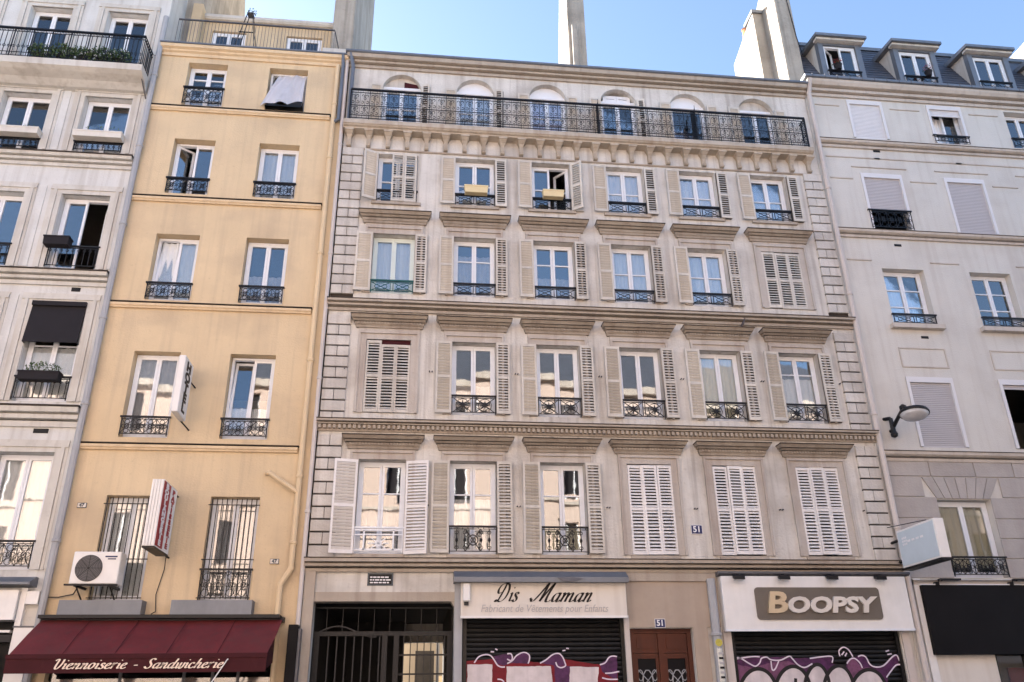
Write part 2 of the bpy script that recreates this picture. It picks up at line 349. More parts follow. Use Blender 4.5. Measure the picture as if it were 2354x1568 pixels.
def window(bld, x0, x1, z0, z1, y=.17, mun=(), curtain=None, cfrac=(0, 1), paint='white_paint', opn=None, ang=55, gm='glass', single=False, tilt=None, fr=.05):
    b = B(); b.box(x0, x0+fr, y, y+.09, z0, z1); b.box(x1-fr, x1, y, y+.09, z0, z1)
    b.box(x0+fr, x1-fr, y+.001, y+.089, z0, z0+fr); b.box(x0+fr, x1-fr, y+.001, y+.089, z1-fr, z1)
    win = b.build('window', paint, bld); xc = (x0+x1)/2
    leaves = [(x0+fr, xc-.003, 'L'), (xc+.003, x1-fr, 'R')] if not single else [(x0+fr, x1-fr, 'L')]
    h = z1-z0-2*fr; zb = z0+fr
    for a, c, side in leaves:
        wd = c-a; s = .048; rot = 0
        b = B(); sg = 1 if side == 'L' else -1       # local x runs from the hinge
        X = lambda p, q: (min(p*sg, q*sg), max(p*sg, q*sg))
        b.box(*X(0, s), 0, .05, 0, h); b.box(*X(wd-s, wd), 0, .05, 0, h); b.box(*X(s, wd-s), .001, .049, 0, s+.02); b.box(*X(s, wd-s), .001, .049, h-s, h)
        cuts = [s+.02]+[h*t for t in mun]+[h-s]
        for t in mun: b.box(*X(s, wd-s), .006, .044, h*t-.013, h*t+.013)
        if opn == side: rot = sg*R(ang)
        hinge = (a if side == 'L' else c, y+.005, zb)
        rx = 0
        if tilt == side: rx = R(-5)
        obj('sash', b.mesh(paint), win, hinge, (rx, 0, rot))
        for p, q in zip(cuts, cuts[1:]):
            e = .012; me = B().box(-wd/2+s-e, wd/2-s+e, -.003, .003, -(q-p)/2, (q-p)/2).mesh(gm)
            ctr = Matrix.Rotation(rot, 3, 'Z') @ Matrix.Rotation(rx, 3, 'X') @ Vector((sg*wd/2, .026, (p+q)/2))
            obj('pane', me, win, Vector(hinge)+ctr, (rx+R(random.uniform(-.5, .5)), 0, rot+R(random.uniform(-.5, .5))))
    if curtain:
        b = B(); n = 26; za = z0+fr+(z1-z0-2*fr)*cfrac[0]; zb2 = z0+fr+(z1-z0-2*fr)*cfrac[1]; ph = random.random()*6
        A, Z = x0+fr, x1-fr
        for i in range(n+1):
            t = i/n; yy = y+.105+.018*math.sin(ph+t*38)+.01*math.sin(ph*2+t*17); xx = A+(Z-A)*t
            b.v += [(xx, yy, za), (xx, yy+.01, zb2)]
        b.f = [(2*i, 2*i+2, 2*i+3, 2*i+1) for i in range(n)]
        b.build('curtain', curtain, win)
    return win
def guard(bld, x0, x1, z0, z1, style, m='iron', y=-.03):
    """wrought-iron window guard between the jambs"""
    W = x1-x0; H = z1-z0
    def mk():
        b = B(); r = .011; h0 = .045; t = H-.05
        b.bar((0,0,h0), (W,0,h0), r); b.bar((0,0,t), (W,0,t), r)
        for x in (.015, W-.015): b.bar((x,0,0), (x,0,H), .013)
        if style == 'cross':
            for x in (W/2-.03, W/2+.03): b.bar((x,0,h0), (x,0,t), r)
            for a, c in ((.02, W/2-.03), (W/2+.03, W-.02)):
                b.bar((a,0,h0), (c,0,t), .009); b.bar((a,0,t), (c,0,h0), .009)
                b.ring(((a+c)/2,0,(h0+t)/2), W*.15, .008, 10, rz=(t-h0)*.32)
        elif style == 'star':
            for x in (W/2-.025, W/2+.025): b.bar((x,0,h0), (x,0,H), r)
            for c in (W*.25, W*.75):
                zc = (h0+t)/2; q = (t-h0)/2; b.bar((c-.2,0,h0), (c+.2,0,t), .010); b.bar((c-.2,0,t), (c+.2,0,h0), .010)
                b.ring((c,0,zc), q*.9, .009, 12)
                for k in range(8):
                    a = k*math.pi/4; b.bar((c,0,zc), (c+math.cos(a)*q*.75,0,zc+math.sin(a)*q*.75), .030, 4, .004)
        elif style == 'ornate':
            for x in (W*.16, W*.33, W*.67, W*.84):
                b.bar((x,0,h0), (x,0,t), .012); b.ring((x,0,t-.07), .035, .009, 8); b.ring((x,0,h0+.07), .035, .009, 8)
                b.lathe((x,0,(h0+t)/2-.05), [(.012,0),(.03,.05),(.012,.1)], 6)
            zc = (h0+t)/2; b.ring((W/2,0,zc), .10, .014, 12); b.ring((W/2,0,zc), .045, .012, 8)
            for s in (-1, 1):
                for q in (-1, 1):
                    b.bar((W/2,0,zc), (W/2+s*.15,0,zc+q*(t-h0)/2), .012); b.ring((W/2+s*.13,0,zc+q*.11), .04, .009, 8)
            for i in range(9): b.bar((W*(i+.5)/9,0,t), (W*(i+.5)/9,0,H), .008)
        elif style == 'scroll':
            n = max(2, round(W/.24)); q = (t-h0)/2; zc = h0+q; wd = (W-.03)/n
            for i in range(n):
                c = .015+wd*(i+.5); b.bar((c-wd/2,0,h0), (c-wd/2,0,t), .008)
                b.bar((c-wd/2,0,h0), (c+wd/2,0,t), .007); b.bar((c-wd/2,0,t), (c+wd/2,0,h0), .007)
                b.ring((c,0,zc), wd*.2, .009, 8)
                for s in (-1, 1): b.ring((c+s*wd*.27,0,zc), wd*.17, .007, 7); b.ring((c,0,zc+s*q*.62), q*.3, .007, 7)
            for i in range(2*n): b.bar((W*(i+.5)/(2*n),0,t), (W*(i+.5)/(2*n),0,H), .006)
        elif style == 'white':
            for x in (W*.2, W*.8):
                b.bar((x,0,h0), (x,0,t), .022)
            b.bar((0,0,h0+.02), (W,0,h0+.02), .022); b.bar((0,0,t), (W,0,t), .022); b.bar((0,0,H*.72), (W,0,H*.72), .016)
            for k in range(8):
                a = k*math.pi/4; b.bar((W/2,0,H*.38), (W/2+math.cos(a)*.2,0,H*.38+math.sin(a)*.14), .013)
            b.ring((W/2,0,H*.38), .06, .014, 8)
        elif style == 'bars':
            n = 9
            for i in range(n): b.bar((W*(i+.5)/n,0,h0), (W*(i+.5)/n,0,t), .009)
            for i in range(n): b.ring((W*(i+.5)/n,0,t-.06), .03, .006, 6)
        return b.mesh(m)
    o = obj('window_guard', cached(('g', style, round(W,3), round(H,3), m), mk), bld, (x0, y, z0))
    obj('handrail', cached(('hr', round(W,3), m), lambda: B().box(-.02, W+.02, -.025, .025, -.02, .015).mesh(m)), o, (0, 0, H))
    return o
def prism_part(bld, name, m, x0, x1, prof, bevel=0): return B().prism(prof, x0, x1).build(name, m, bld, bevel=bevel)
def foliage(c, s, n, size, rnd):
    b = B()
    for _ in range(n):
        while True:
            p = Vector((rnd.uniform(-1,1), rnd.uniform(-1,1), rnd.uniform(-1,1)))
            if p.length < 1: break
        p = Vector((c[0]+p.x*s[0], c[1]+p.y*s[1], c[2]+p.z*s[2]))
        a = Vector((rnd.gauss(0,1), rnd.gauss(0,1), rnd.gauss(0,1))).normalized(); q = a.orthogonal().normalized(); L = size*rnd.uniform(.6, 1.4)
        b.add([p-a*L*.5, p+q*L*.22, p+a*L*.5, p-q*L*.22], [(0,1,2,3)])
    return b
def planter(label, x0, x1, y0, y1, z0, z1, m, plants=(), group=None, leafy=120, hgt=.14, cat='planter'):
    t = thing('planter', label, cat, ((x0+x1)/2, (y0+y1)/2, z0), group); b = B()
    b.hexa([(x0+.01,y0+.01,z0),(x1-.01,y0+.01,z0),(x1-.01,y1-.01,z0),(x0+.01,y1-.01,z0)], [(x0,y0,z1),(x1,y0,z1),(x1,y1,z1),(x0,y1,z1)])
    b.build('box', m, t); B().box(x0-.008, x1+.008, y0-.008, y1+.008, z1-.03, z1+.004).build('rim', m, t)
    rnd = random.Random(int(x0*100))
    for i, (mm, k) in enumerate(plants):
        foliage(((x0+x1)/2, (y0+y1)/2, z1+hgt*.45), ((x1-x0)*.5, .1, hgt), int(leafy*k), .055, rnd).build('foliage', mm, t)
    return t
def pipe(bld, pts, r, m, name='drainpipe', collars=()):
    o = B().path(pts, r, 8).build(name, m, bld)
    for k in range(1, len(pts)-1): B().lathe(pts[k], [(r*.6,-r),(r*1.02,-r*.5),(r*1.02,r*.5),(r*.6,r)], 8).build('pipe_elbow', m, o)
    for c in collars: B().lathe(c, [(r*1.02,0),(r*1.3,.015),(r*1.3,.06),(r*1.02,.075)], 8).build('pipe_collar', m, o)
    return o
def floors(bld, x0, x1, zs, yb):            # storey slabs that close the rooms off
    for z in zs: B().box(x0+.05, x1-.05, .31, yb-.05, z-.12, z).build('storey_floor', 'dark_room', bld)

# ------------------------------------------------------------------ ground
B().box(-400, 400, -400, 400, -.5, -.02).build('ground', 'pavement', kind='structure')
B().box(-120, 120, -14.6, -3.2, -.02, 0.0).build('road', 'asphalt', kind='structure')
for nm, y0, y1, yk in (('pavement', -3.0, .3, -3.2), ('pavement', -20.0, -14.8, -14.8)):
    B().box(-120, 120, y0, y1, -.02, .14).build(nm, 'pavement', kind='structure')
    B().box(-120, 120, yk, yk+.2, -.02, .15).build('kerb', 'kerb', kind='structure')

# ================================================================== stone building with louvred shutters
XL, XR, DEP = -2.05, 9.95, 6.0
BAY = [-.72+1.845*i for i in range(6)]; HW = .475
FL = {1: (4.45, 6.33), 2: (7.33, 9.0), 3: (10.13, 11.66), 4: (12.53, 13.90), 5: (14.64, 16.37)}
main = thing('apartment_building', 'six-bay beige stone building with louvred shutters, quoins and a long iron balcony', 'building', (3.95, 0, 0))
ops = [(c-HW, c+HW, *FL[f]) for f in (1, 2, 3, 4) for c in BAY]+[(c-HW, c+HW, 14.64, 16.37, .40) for c in BAY]
GATE = (-1.86, .78, 0, 3.72); SH1 = (.93, 4.08, 0, 3.9); DOOR = (4.17, 5.42, 0, 3.06); SH2 = (6.17, 9.68, 0, 3.9)
b = B(); wall(b, XL, XR, 0, 16.76, ops+[GATE, SH1, DOOR, SH2], .3)
shell(b, XL, XR, 16.76, DEP, [(-.2, 1.1, 0, 3.25)])
b.build('wall', 'stone', main)
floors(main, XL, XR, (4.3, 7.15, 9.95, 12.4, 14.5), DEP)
# carriage passage
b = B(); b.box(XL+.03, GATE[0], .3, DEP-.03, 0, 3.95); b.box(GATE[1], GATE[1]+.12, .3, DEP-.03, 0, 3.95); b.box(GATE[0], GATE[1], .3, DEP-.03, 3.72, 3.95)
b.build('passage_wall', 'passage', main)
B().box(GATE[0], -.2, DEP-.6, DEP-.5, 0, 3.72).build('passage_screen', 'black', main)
for x0_, x1_, y_, z_, m_ in ((-.2, -.02, 7.0, 3.3, 'courtyard'), (.1, .62, 8.0, 3.2, 'passage'), (.95, 1.15, 7.5, 3.3, 'passage'), (1.3, 1.42, 8.2, 3.6, 'pipe_white'), (.66, .74, 7.4, 3.4, 'iron_grey'), (.78, .92, 9.5, 2.6, 'pipe_cream')): B().box(x0_, x1_, y_, y_+.12, 0, z_).build('yard_post', m_, main)
b = B(); b.box(GATE[0], GATE[1], .42, .50, 2.98, 3.06); b.box(GATE[0], GATE[1], .42, .50, .1, .2)
for x in (GATE[0]+.06, -.52, -.30, GATE[1]-.06): b.box(x-.05, x+.05, .425, .495, .1, 2.98)
b.build('gate_frame', 'iron', main)
for i in range(7):
    x = GATE[0]+.28+i*.16; B().bar((x, .46, .2), (x, .46, 2.98), .016).build('gate_bar', 'gate_iron', main)
for i in range(7):
    x = -.16+i*.13; B().bar((x, .46, .2), (x, .46, 2.98), .013).build('gate_bar', 'iron', main)
for i in range(9):
    x = GATE[0]+.22+i*.30; B().bar((x, .46, 3.06), (x, .46, 3.5), .009).build('transom_bar', 'iron', main)
B().box(GATE[0], GATE[1], .44, .48, 3.48, 3.51).build('gate_rail', 'iron', main)
for z in (2.62, 2.28): B().box(-.25, GATE[1]-.11, .44, .48, z, z+.03).build('gate_rail', 'iron', main)
b = B()
b.path([(GATE[0]+.1+.12*i, .46, 3.06+.10*math.sin(i*.55)) for i in range(10)], .018)
b.build('gate_crest', 'gate_iron', main)
B().box(GATE[0]-.01, GATE[1]+.01, -.03, .3, 3.56, 3.73).build('gate_lintel', 'trim', main)
for s, x in ((-1, GATE[1]),): B().slab([(x, -.012, 3.60), (x+s*.07, -.012, 3.565), (x, -.012, 3.46)], (0, .3, 0)).build('gate_corbel', 'trim', main)
# quoins
def quoins(xa, xb, flip):
    z = 4.36; k = 0
    while z < 13.9:
        top = z+.2475
        if not any(a-.02 < (z+top)/2 < c+.02 for a, c in ((6.88, 7.16), (9.64, 9.93))):
            cuts = [xa, xb] if k % 2 == 0 else [xa, xa+(xb-xa)*(.44 if flip else .5), xb]
            for p, q in zip(cuts, cuts[1:]):
                key = round(q-p, 3)
                obj('quoin_block', cached(('q', key), lambda: B().hexa([(0,0,0),(key-.011,0,0),(key-.011,.07,0),(0,.07,0)][:4], [(0,0,.214),(key-.011,0,.214),(key-.011,.07,.214),(0,.07,.214)]).mesh('quoin')), main, (p+.0055, -.058, z+.017), bevel=.006)
        z = top; k += 1
quoins(XL, -1.55, 0); quoins(9.46, XR, 1)
for xa, xb in ((XL+.004, -1.556), (9.466, XR-.004)): [B().box(xa, xb, -.006, .01, za, zb).build('quoin_joint', 'soot', main) for za, zb in ((4.37, 6.83), (7.10, 9.56), (9.86, 13.9))]
# string courses and cornices
prism_part(main, 'cornice', 'trim', XL-.06, XR+.0, [(.02,16.48),(-.05,16.48),(-.06,16.55),(.0,16.555),(.0,16.58),(-.13,16.59),(-.14,16.635),(-.05,16.64),(-.05,16.66),(-.22,16.67),(-.24,16.77),(.02,16.77)])
prism_part(main, 'gutter', 'zinc', XL-.1, XR+.02, [(.1,16.77),(-.25,16.77),(-.28,16.79),(-.28,16.84),(-.22,16.855),(.1,16.85)])
b = B().prism([(-.1,16.84),(3,17.9),(DEP,16.84)], XL, XR); b.build('roof', 'zinc', main)
prism_part(main, 'string_course', 'trim', XL-.03, XR+.05, [(.02,9.66),(-.05,9.66),(-.06,9.72),(.0,9.725),(.0,9.75),(-.13,9.76),(-.14,9.80),(-.07,9.805),(-.07,9.825),(-.19,9.835),(-.19,9.885),(.02,9.90)])
prism_part(main, 'string_course', 'trim', XL-.03, XR+.05, [(.02,6.91),(-.04,6.91),(-.05,6.94),(-.07,7.03),(-.15,7.04),(-.15,7.06),(-.06,7.065),(-.06,7.08),(-.20,7.085),(-.20,7.125),(.02,7.14)])
b = B(); x = XL
while x < XR: b.box(x, x+.055, -.13, -.04, 6.95, 7.025); x += .1
b.build('dentils', 'trim', main, kind='stuff')
prism_part(main, 'string_course', 'trim', XL-.03, XR+.06, [(.02,4.10),(-.06,4.10),(-.08,4.16),(.0,4.165),(.0,4.185),(-.16,4.195),(-.17,4.235),(-.08,4.24),(-.08,4.26),(-.22,4.27),(-.22,4.34),(.02,4.36)])
prism_part(main, 'string_course', 'trim', XL, XR, [(.02,13.975),(-.03,13.975),(-.045,13.99),(-.045,14.01),(.02,14.015)])
for z, d in ((9.89, .20), (7.13, .21), (4.335, .23)): B().box(XL-.04, XR+.06, -d, .01, z-.004, z+.014).build('course_flashing', 'soot', main)
for a, c in ((XL, GATE[0]), ): B().box(a-.01, c, -.06, .05, 0, 4.1).build('pilaster', 'trim', main)
# balcony slab, corbels, railing
prism_part(main, 'balcony_slab', 'corbel', XL, 9.72, [(.02,14.43),(-.24,14.43),(-.25,14.46),(-.30,14.475),(-.32,14.50),(-.34,14.51),(-.34,14.62),(-.32,14.64),(.02,14.64)])
def corbel():
    b = B(); b.box(-.104, .104, -.245, .01, .355, .405); b.frus(0, .30, .355, .066, .16, .096, .225, .01); b.frus(0, .26, .30, .058, .12, .064, .145, .01)
    b.prism([(.01,0),(-.085,0),(-.115,.02),(-.115,.04),(-.08,.055),(-.08,.20),(-.095,.23),(-.12,.26),(.01,.26)], -.05, .05)
    b.box(-.036, -.010, -.095, -.07, .07, .21); b.box(.010, .036, -.095, -.07, .07, .21)
    return b.mesh('corbel')
for i in range(26):
    x = XL+.14+i*.4625
    if x < 9.75: obj('corbel', cached('corbel', corbel), main, (x, 0, 14.03))
RZ0, RZ1, RY = 14.67, 15.55, -.29
def railpanel(W=.4629, H=RZ1-RZ0):
    b = B(); r = .010; mid = H*.46
    b.bar((0,0,0), (0,0,H), .010)
    for z in (.025, .105, mid, H-.085): b.bar((0,0,z), (W,0,z), r)
    for i in range(4): x = W*(i+.5)/4; b.bar((x,0,.025), (x,0,.105), .005); b.bar((x,0,H-.085), (x,0,H), .005)
    for za, zb in ((.105, mid), (mid, H-.085)):
        for c in (W*.25, W*.75):
            zc = (za+zb)/2; q = (zb-za)/2; b.ring((c,0,zc+q*.1), W*.07, .006, 7)
            for s in (-1, 1):
                b.ring((c+s*W*.10,0,zc+q*.5), W*.07, .0075, 7, -1.2, 3.6); b.ring((c+s*W*.13,0,zc-q*.5), W*.075, .0075, 7, -2.6, 2.2)
            b.bar((c,0,za), (c,0,zb), .0075)
    b.bar((W/2,0,.025), (W/2,0,H), .005)
    return b.mesh('iron')
rail = B().box(-1.93, 9.64, RY-.025, RY+.025, RZ1-.01, RZ1+.03).build('balcony_railing', 'iron', main)
for i in range(25): obj('railing_panel', cached('rp', railpanel), rail, (-1.93+i*.4629, RY, RZ0))
for x in (-1.93, 9.64):
    b = B(); b.bar((x, RY, RZ0-.05), (x, RY, RZ1), .02)
    for z in (RZ0+.02, RZ0+.4, RZ1-.09): b.bar((x, RY, z), (x, 0, z), .009)
    b.bar((x, RY, RZ1), (x, 0, RZ1), .02)
    for k in range(5): b.bar((x, RY+.055*k, RZ0), (x, RY+.055*k, RZ1), .009)
    b.build('railing_return', 'iron', rail)
for x in (4.20, 6.72):
    b = B(); b.bar((x, -.29, 14.64), (x, -.29, 15.75), .02, 4, .006); b.bar((x, -.02, 14.64), (x, -.02, 15.8), .02)
    for k in range(7): b.bar((x, -.27+k*.04, 14.67), (x, -.27+k*.04, 15.65), .014)
    for z in (14.74, 15.15, 15.6): b.bar((x, -.29, z), (x, -.02, z), .012)
    b.build('balcony_divider', 'iron', main)
# hoods, friezes and architraves
def hood(dent):
    def f():
        b = B(); b.frus(0, .175, .24, .80, .20, .825, .25); b.frus(0, .125, .158, .765, .14, .785, .18); b.frus(0, .158, .175, .72, .07, .72, .07); b.frus(0, .055, .108, .735, .09, .75, .11); b.frus(0, .108, .125, .69, .04, .69, .04); b.frus(0, 0, .055, .715, .06, .73, .075)
        if dent:
            for i in range(22): x = -.68+i*.063; b.box(x, x+.036, -.115, -.05, .07, .115)
        return b.mesh('hood')
    return f
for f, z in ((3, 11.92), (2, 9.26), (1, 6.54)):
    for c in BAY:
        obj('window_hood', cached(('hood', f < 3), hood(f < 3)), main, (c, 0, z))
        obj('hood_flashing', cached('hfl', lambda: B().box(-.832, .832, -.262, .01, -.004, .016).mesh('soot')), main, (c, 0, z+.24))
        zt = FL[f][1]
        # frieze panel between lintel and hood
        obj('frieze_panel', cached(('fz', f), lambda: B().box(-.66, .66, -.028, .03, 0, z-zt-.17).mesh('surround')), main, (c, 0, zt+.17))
        def arch():
            b = B(); h = FL[f][1]-FL[f][0]
            for s in (-1, 1):
                x = s*(HW+.065); b.box(x-.065, x+.065, -.030, .02, 0, h+.13); x = s*(HW+.155); b.box(x-.025, x+.025, -.062, .02, 0, h+.16)
            b.box(-HW, HW, -.0295, .02, h, h+.13); b.box(-HW-.18, HW+.18, -.066, .02, h+.13, h+.175)
            return b.mesh('surround')
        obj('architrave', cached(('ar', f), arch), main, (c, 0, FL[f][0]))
for c in BAY:
    obj('window_sill', cached('sill4', lambda: B().box(-HW-.1, HW+.1, -.06, .29, -.07, 0).mesh('trim')), main, (c, 0, 12.525))
    obj('window_sill', cached('sill1', lambda: B().box(-HW-.04, HW+.04, -.03, .29, -.07, 0).mesh('trim')), main, (c, 0, 4.445))
# windows, shutters and guards, bay by bay
def closed(c, f, m='shutter', mis=0):
    z0, z1 = FL[f]; wd = 2*HW/3-.004
    cut = .13 if (f == 2 and c == BAY[0]) else .04
    for i in range(3): leaf(main, c-HW+.004+i*(wd+.003), -.02-(.012 if i == 1 else 0)+mis*.004*i, z0+.02+(.012*mis if i else 0), wd, z1-z0-(cut if i else .04), R(random.uniform(-2, 2)) if mis else 0, m)
def opened(c, f, m='shutter', wl=.33, wr=.29, la=178, ra=0, drop=0):
    z0, z1 = FL[f]; h = z1-z0-.03; z0 -= drop
    leaf(main, c-HW-.005, -.055, z0+.02, wl, h, -R(la), m)
    leaf(main, c+HW+.005+wr, -.022, z0+.02, wr, h, R(180), 'shutter_gap_shade')  # rear leaf, coloured dark as shade behind the slats
    leaf(main, c+HW+.008, -.10, z0+.02, wr, h, -R(ra), m)
W = lambda f, i, **k: window(main, BAY[i]-HW+.005, BAY[i]+HW-.005, FL[f][0]+.01, FL[f][1]-.01, **k)
G = lambda f, i, h, st, m='iron': guard(main, BAY[i]-HW, BAY[i]+HW, FL[f][0]+.01, FL[f][0]+h, st, m)
# first floor
leaf(main, BAY[0]-HW-.01, -.06, 4.44, .46, 1.86, -R(168), 'shutter_white'); leaf(main, BAY[0]+HW+.01, -.06, 4.44, .46, 1.86, -R(14), 'shutter_white')
W(1, 0, mun=(.66,), curtain='curtain_grey', cfrac=(0, .5)); G(1, 0, .50, 'white', 'white_paint')
for i in (1, 2): opened(BAY[i], 1, 'shutter', .36, .31); W(1, i, mun=(.66,), curtain='curtain' if i == 1 else 'curtain_cream', cfrac=(0, .62 if i == 1 else .3)); G(1, i, .54, 'ornate')
for i in (3, 4, 5): closed(BAY[i], 1, 'shutter_white', (0, 1, 1.6)[i-3])
# second floor
closed(BAY[0], 2, 'shutter', -1); B().hexa([(BAY[0]-.18,.02,8.84),(BAY[0]+.45,.02,8.88),(BAY[0]+.45,.05,8.88),(BAY[0]-.18,.05,8.84)], [(BAY[0]-.22,.02,9.0),(BAY[0]+.47,.02,9.0),(BAY[0]+.47,.05,9.0),(BAY[0]-.22,.05,9.0)]).build('red_blind', 'burgundy_dark', main)
for i, (mu, cu, cf) in enumerate([((), 'curtain_grey', (0, .45)), ((), 'curtain', (0, .25)), ((), 'curtain', (0, .3)), ((), 'curtain_cream', (0, 1)), ((.74,), 'curtain', (0, .7))], 1):
    W(2, i, mun=mu, curtain=cu, cfrac=cf); opened(BAY[i], 2, wl=.34, wr=.29); G(2, i, .42, 'star')
# third floor
for i, (mu, cu, cf) in enumerate([((), 'curtain_blue', (0, 1)), ((.66,), 'curtain_grey', (0, .8)), ((.66,), 'curtain_grey', (0, .45)), ((.55,), 'curtain_blue', (0, 1)), ((.55,), 'curtain_blue', (0, 1))]):
    W(3, i, mun=mu, curtain=cu, cfrac=cf, paint='teal_paint' if i == 0 else 'white_paint'); opened(BAY[i], 3, wl=.36 if i == 0 else .33, wr=.27); G(3, i, .31, 'cross', 'iron_teal' if i == 0 else 'iron')
closed(BAY[5], 3, 'shutter', -1.5)
# fourth floor
for i in range(6):
    W(4, i, mun=(.5,), curtain=[None, 'curtain', None, 'curtain', 'curtain', 'curtain_blue'][i], cfrac=(0, [1, .45, 1, 1, .96, 1][i]), opn='R' if i == 2 else None, ang=50)
    G(4, i, .31, 'cross')
    if i in (1, 3, 4, 5): opened(BAY[i], 4, wl=.34, wr=.27, drop=.02)
z0, z1 = FL[4]
leaf(main, BAY[0]-HW-.005, -.055, z0, .34, z1-z0-.02, -R(158))
leaf(main, BAY[0]-.13, -.075, z0, .29, z1-z0-.02, 0); leaf(main, BAY[0]+.165, -.07, z0, .29, z1-z0-.02, 0)
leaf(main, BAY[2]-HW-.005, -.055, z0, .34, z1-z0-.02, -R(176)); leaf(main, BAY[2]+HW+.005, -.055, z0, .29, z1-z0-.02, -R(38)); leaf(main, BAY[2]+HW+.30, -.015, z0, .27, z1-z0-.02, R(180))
# fifth floor behind the balcony
for i, c in enumerate(BAY):
    window(main, c-HW+.005, c+HW-.005, 14.65, 15.99, mun=(.55,) if i in (0, 1, 2) else (), curtain=[None, 'curtain_blue', 'curtain_violet', None, 'curtain_violet', 'curtain_grey'][i], cfrac=(0, [1, 1, 1, 1, 1, .5][i]), single=(i == 4), y=.14)
    if i == 3: window(main, c-.36, c+.36, 16.05, 16.26, y=.15, fr=.035)
    b = B().box(c-HW, c+HW, .12, .16, 15.98, 16.05); b.build('transom', 'white_paint', main)
    if i != 3: B().box(c-HW-.02, c+HW+.02, .16, .2, 16.03, 16.4).build('tympanum', 'stone' if i in (0, 5) else 'white_paint', main)
    leaf(main, c-HW-.005, -.055, 14.66, .30, 1.30, -R(178)); 
    if i in (0, 1, 3): leaf(main, c+HW+.01, -.05, 14.66, .20, 1.40, -R(8)); leaf(main, c+HW+.23, -.012, 14.66, .2, 1.34, R(180), 'shutter_gap_shade')
    else: leaf(main, c+HW+.30, -.055, 14.66, .29, 1.30, R(180))
B().slab([(BAY[0]+.05, .13, 16.06), (BAY[0]+.42, .13, 16.06), (BAY[0]+.36, .13, 16.18), (BAY[0]+.05, .13, 16.24)], (0, .03, 0)).build('red_blind', 'burgundy_dark', main)
# chimney walls
def chim(bld, name, pts, x0, x1, m='chimney'): return B().slab([(x0, y, z) for y, z in pts], (x1-x0, 0, 0)).build(name, m, bld, bevel=.02)
ch = chim(main, 'chimney', [(1.5,16.5),(3.9,16.5),(3.9,17.6),(2.45,22.6),(1.5,22.6)], 3.93, 4.45)
B().box(4.02, 4.16, 1.35, 1.5, 16.5, 19.9).build('chimney_flue', 'chimney', ch)
ch = chim(main, 'chimney', [(.6,16.9),(3.2,16.9),(3.2,20.3),(1.5,21.6),(1.5,24.5),(.6,24.5)], 9.97, 10.46)
B().slab([(9.66, 1.4, 16.9), (9.66, 3.15, 16.9), (9.66, 3.15, 20.5), (9.66, 1.42, 21.0)], (.32, 0, 0)).build('chimney_flue', 'chimney', ch)
for k, (x, y) in enumerate(((9.82, 1.7), (9.82, 2.3))): B().lathe((x, y, 20.7), [(.13,0),(.11,.45),(.14,.48),(.10,.5)], 10).build('chimney_pot', 'clay', ch)
B().box(9.62, 10.02, 1.36, 2.0, 20.95, 21.06).build('chimney_cap', 'zinc', ch)
B().path([(10.3, .58, 21.5), (10.42, .58, 19.3), (10.5, .58, 18.6)], .012).build('aerial_cable', 'iron', ch)
# ground floor: door, roller shutters
dx0, dx1 = DOOR[0], DOOR[1]; dm = (dx0+dx1)/2
B().box(SH1[1]+.02, 6.0, -.03, .02, 3.075, 4.1).build('door_surround', 'door_wall', main)
B().box(5.43, 5.72, -.031, .02, 0, 3.075).build('door_surround', 'door_wall', main)
B().box(4.10, 5.98, -.075, .02, 3.94, 4.09).build('door_cornice', 'trim', main)
b = B(); b.box(dx0, dx0+.09, .12, .2, 0, 3.06); b.box(dx1-.09, dx1, .12, .2, 0, 3.06); b.box(dx0+.09, dx1-.09, .12, .2, 2.98, 3.06)
door = b.build('door', 'door_wood', main)
for a, c in ((dx0+.095, dm-.055), (dm+.055, dx1-.095)):
    b = B(); b.box(a, c, .14, .19, 2.62, 2.975); b.box(a+.06, c-.06, .125, .141, 2.70, 2.90); b.box(a, a+.06, .14, .19, .1, 2.61); b.box(c-.06, c, .14, .19, .1, 2.61)
    b.box(a+.06, c-.06, .141, .189, 2.52, 2.61); b.box(a+.06, c-.06, .141, .189, .1, 1.0)
    b.build('door_leaf', 'door_wood', door)
    B().box(a+.06, c-.06, .165, .172, 1.0, 2.52).build('door_pane', 'black_panel', door)
    b = B(); xc = (a+c)/2
    for z in (1.2, 1.66, 2.12):
        b.ring((xc, .15, z), .10, .011, 10, rz=.2); b.ring((xc-.14, .15, z+.1), .05, .009, 8, rz=.1); b.ring((xc+.14, .15, z+.1), .05, .009, 8, rz=.1)
        b.bar((xc-.2, .15, z-.2), (xc+.2, .15, z+.22), .009); b.bar((xc+.2, .15, z-.2), (xc-.2, .15, z+.22), .009)
    b.build('door_grille', 'pipe_grey', door)
B().box(dm-.053, dm+.053, .11, .2, .1, 2.975).build('door_stile', 'door_wood', door)
def roller(x0, x1, zt):
    o = B().box(x0+.07, x1-.07, .02, .13, zt-.2, zt).build('roller_shutter', 'rolling', main)
    for xa in (x0, x1-.07): B().box(xa, xa+.07, .02, .13, 0, zt).build('guide_rail', 'rolling', o)
    def sl():
        return B().prism([(.10,0),(.075,.012),(.062,.04),(.072,.07),(.10,.082),(.11,.04)], x0+.07, x1-.07).mesh('rolling')
    me = sl(); z = .02
    while z < zt-.2: obj('slat', me, o, (0, 0, z)); z += .085
    return o
rs1 = roller(SH1[0]+.02, SH1[1]-.02, 3.5); rs2 = roller(SH2[0]+.02, SH2[1]-.02, 3.5)
B().box(SH1[0], SH1[1], .14, .16, 0, 3.9).build('shop_back', 'black', main); B().box(SH2[0], SH2[1], .14, .16, 0, 3.9).build('shop_back', 'black', main)
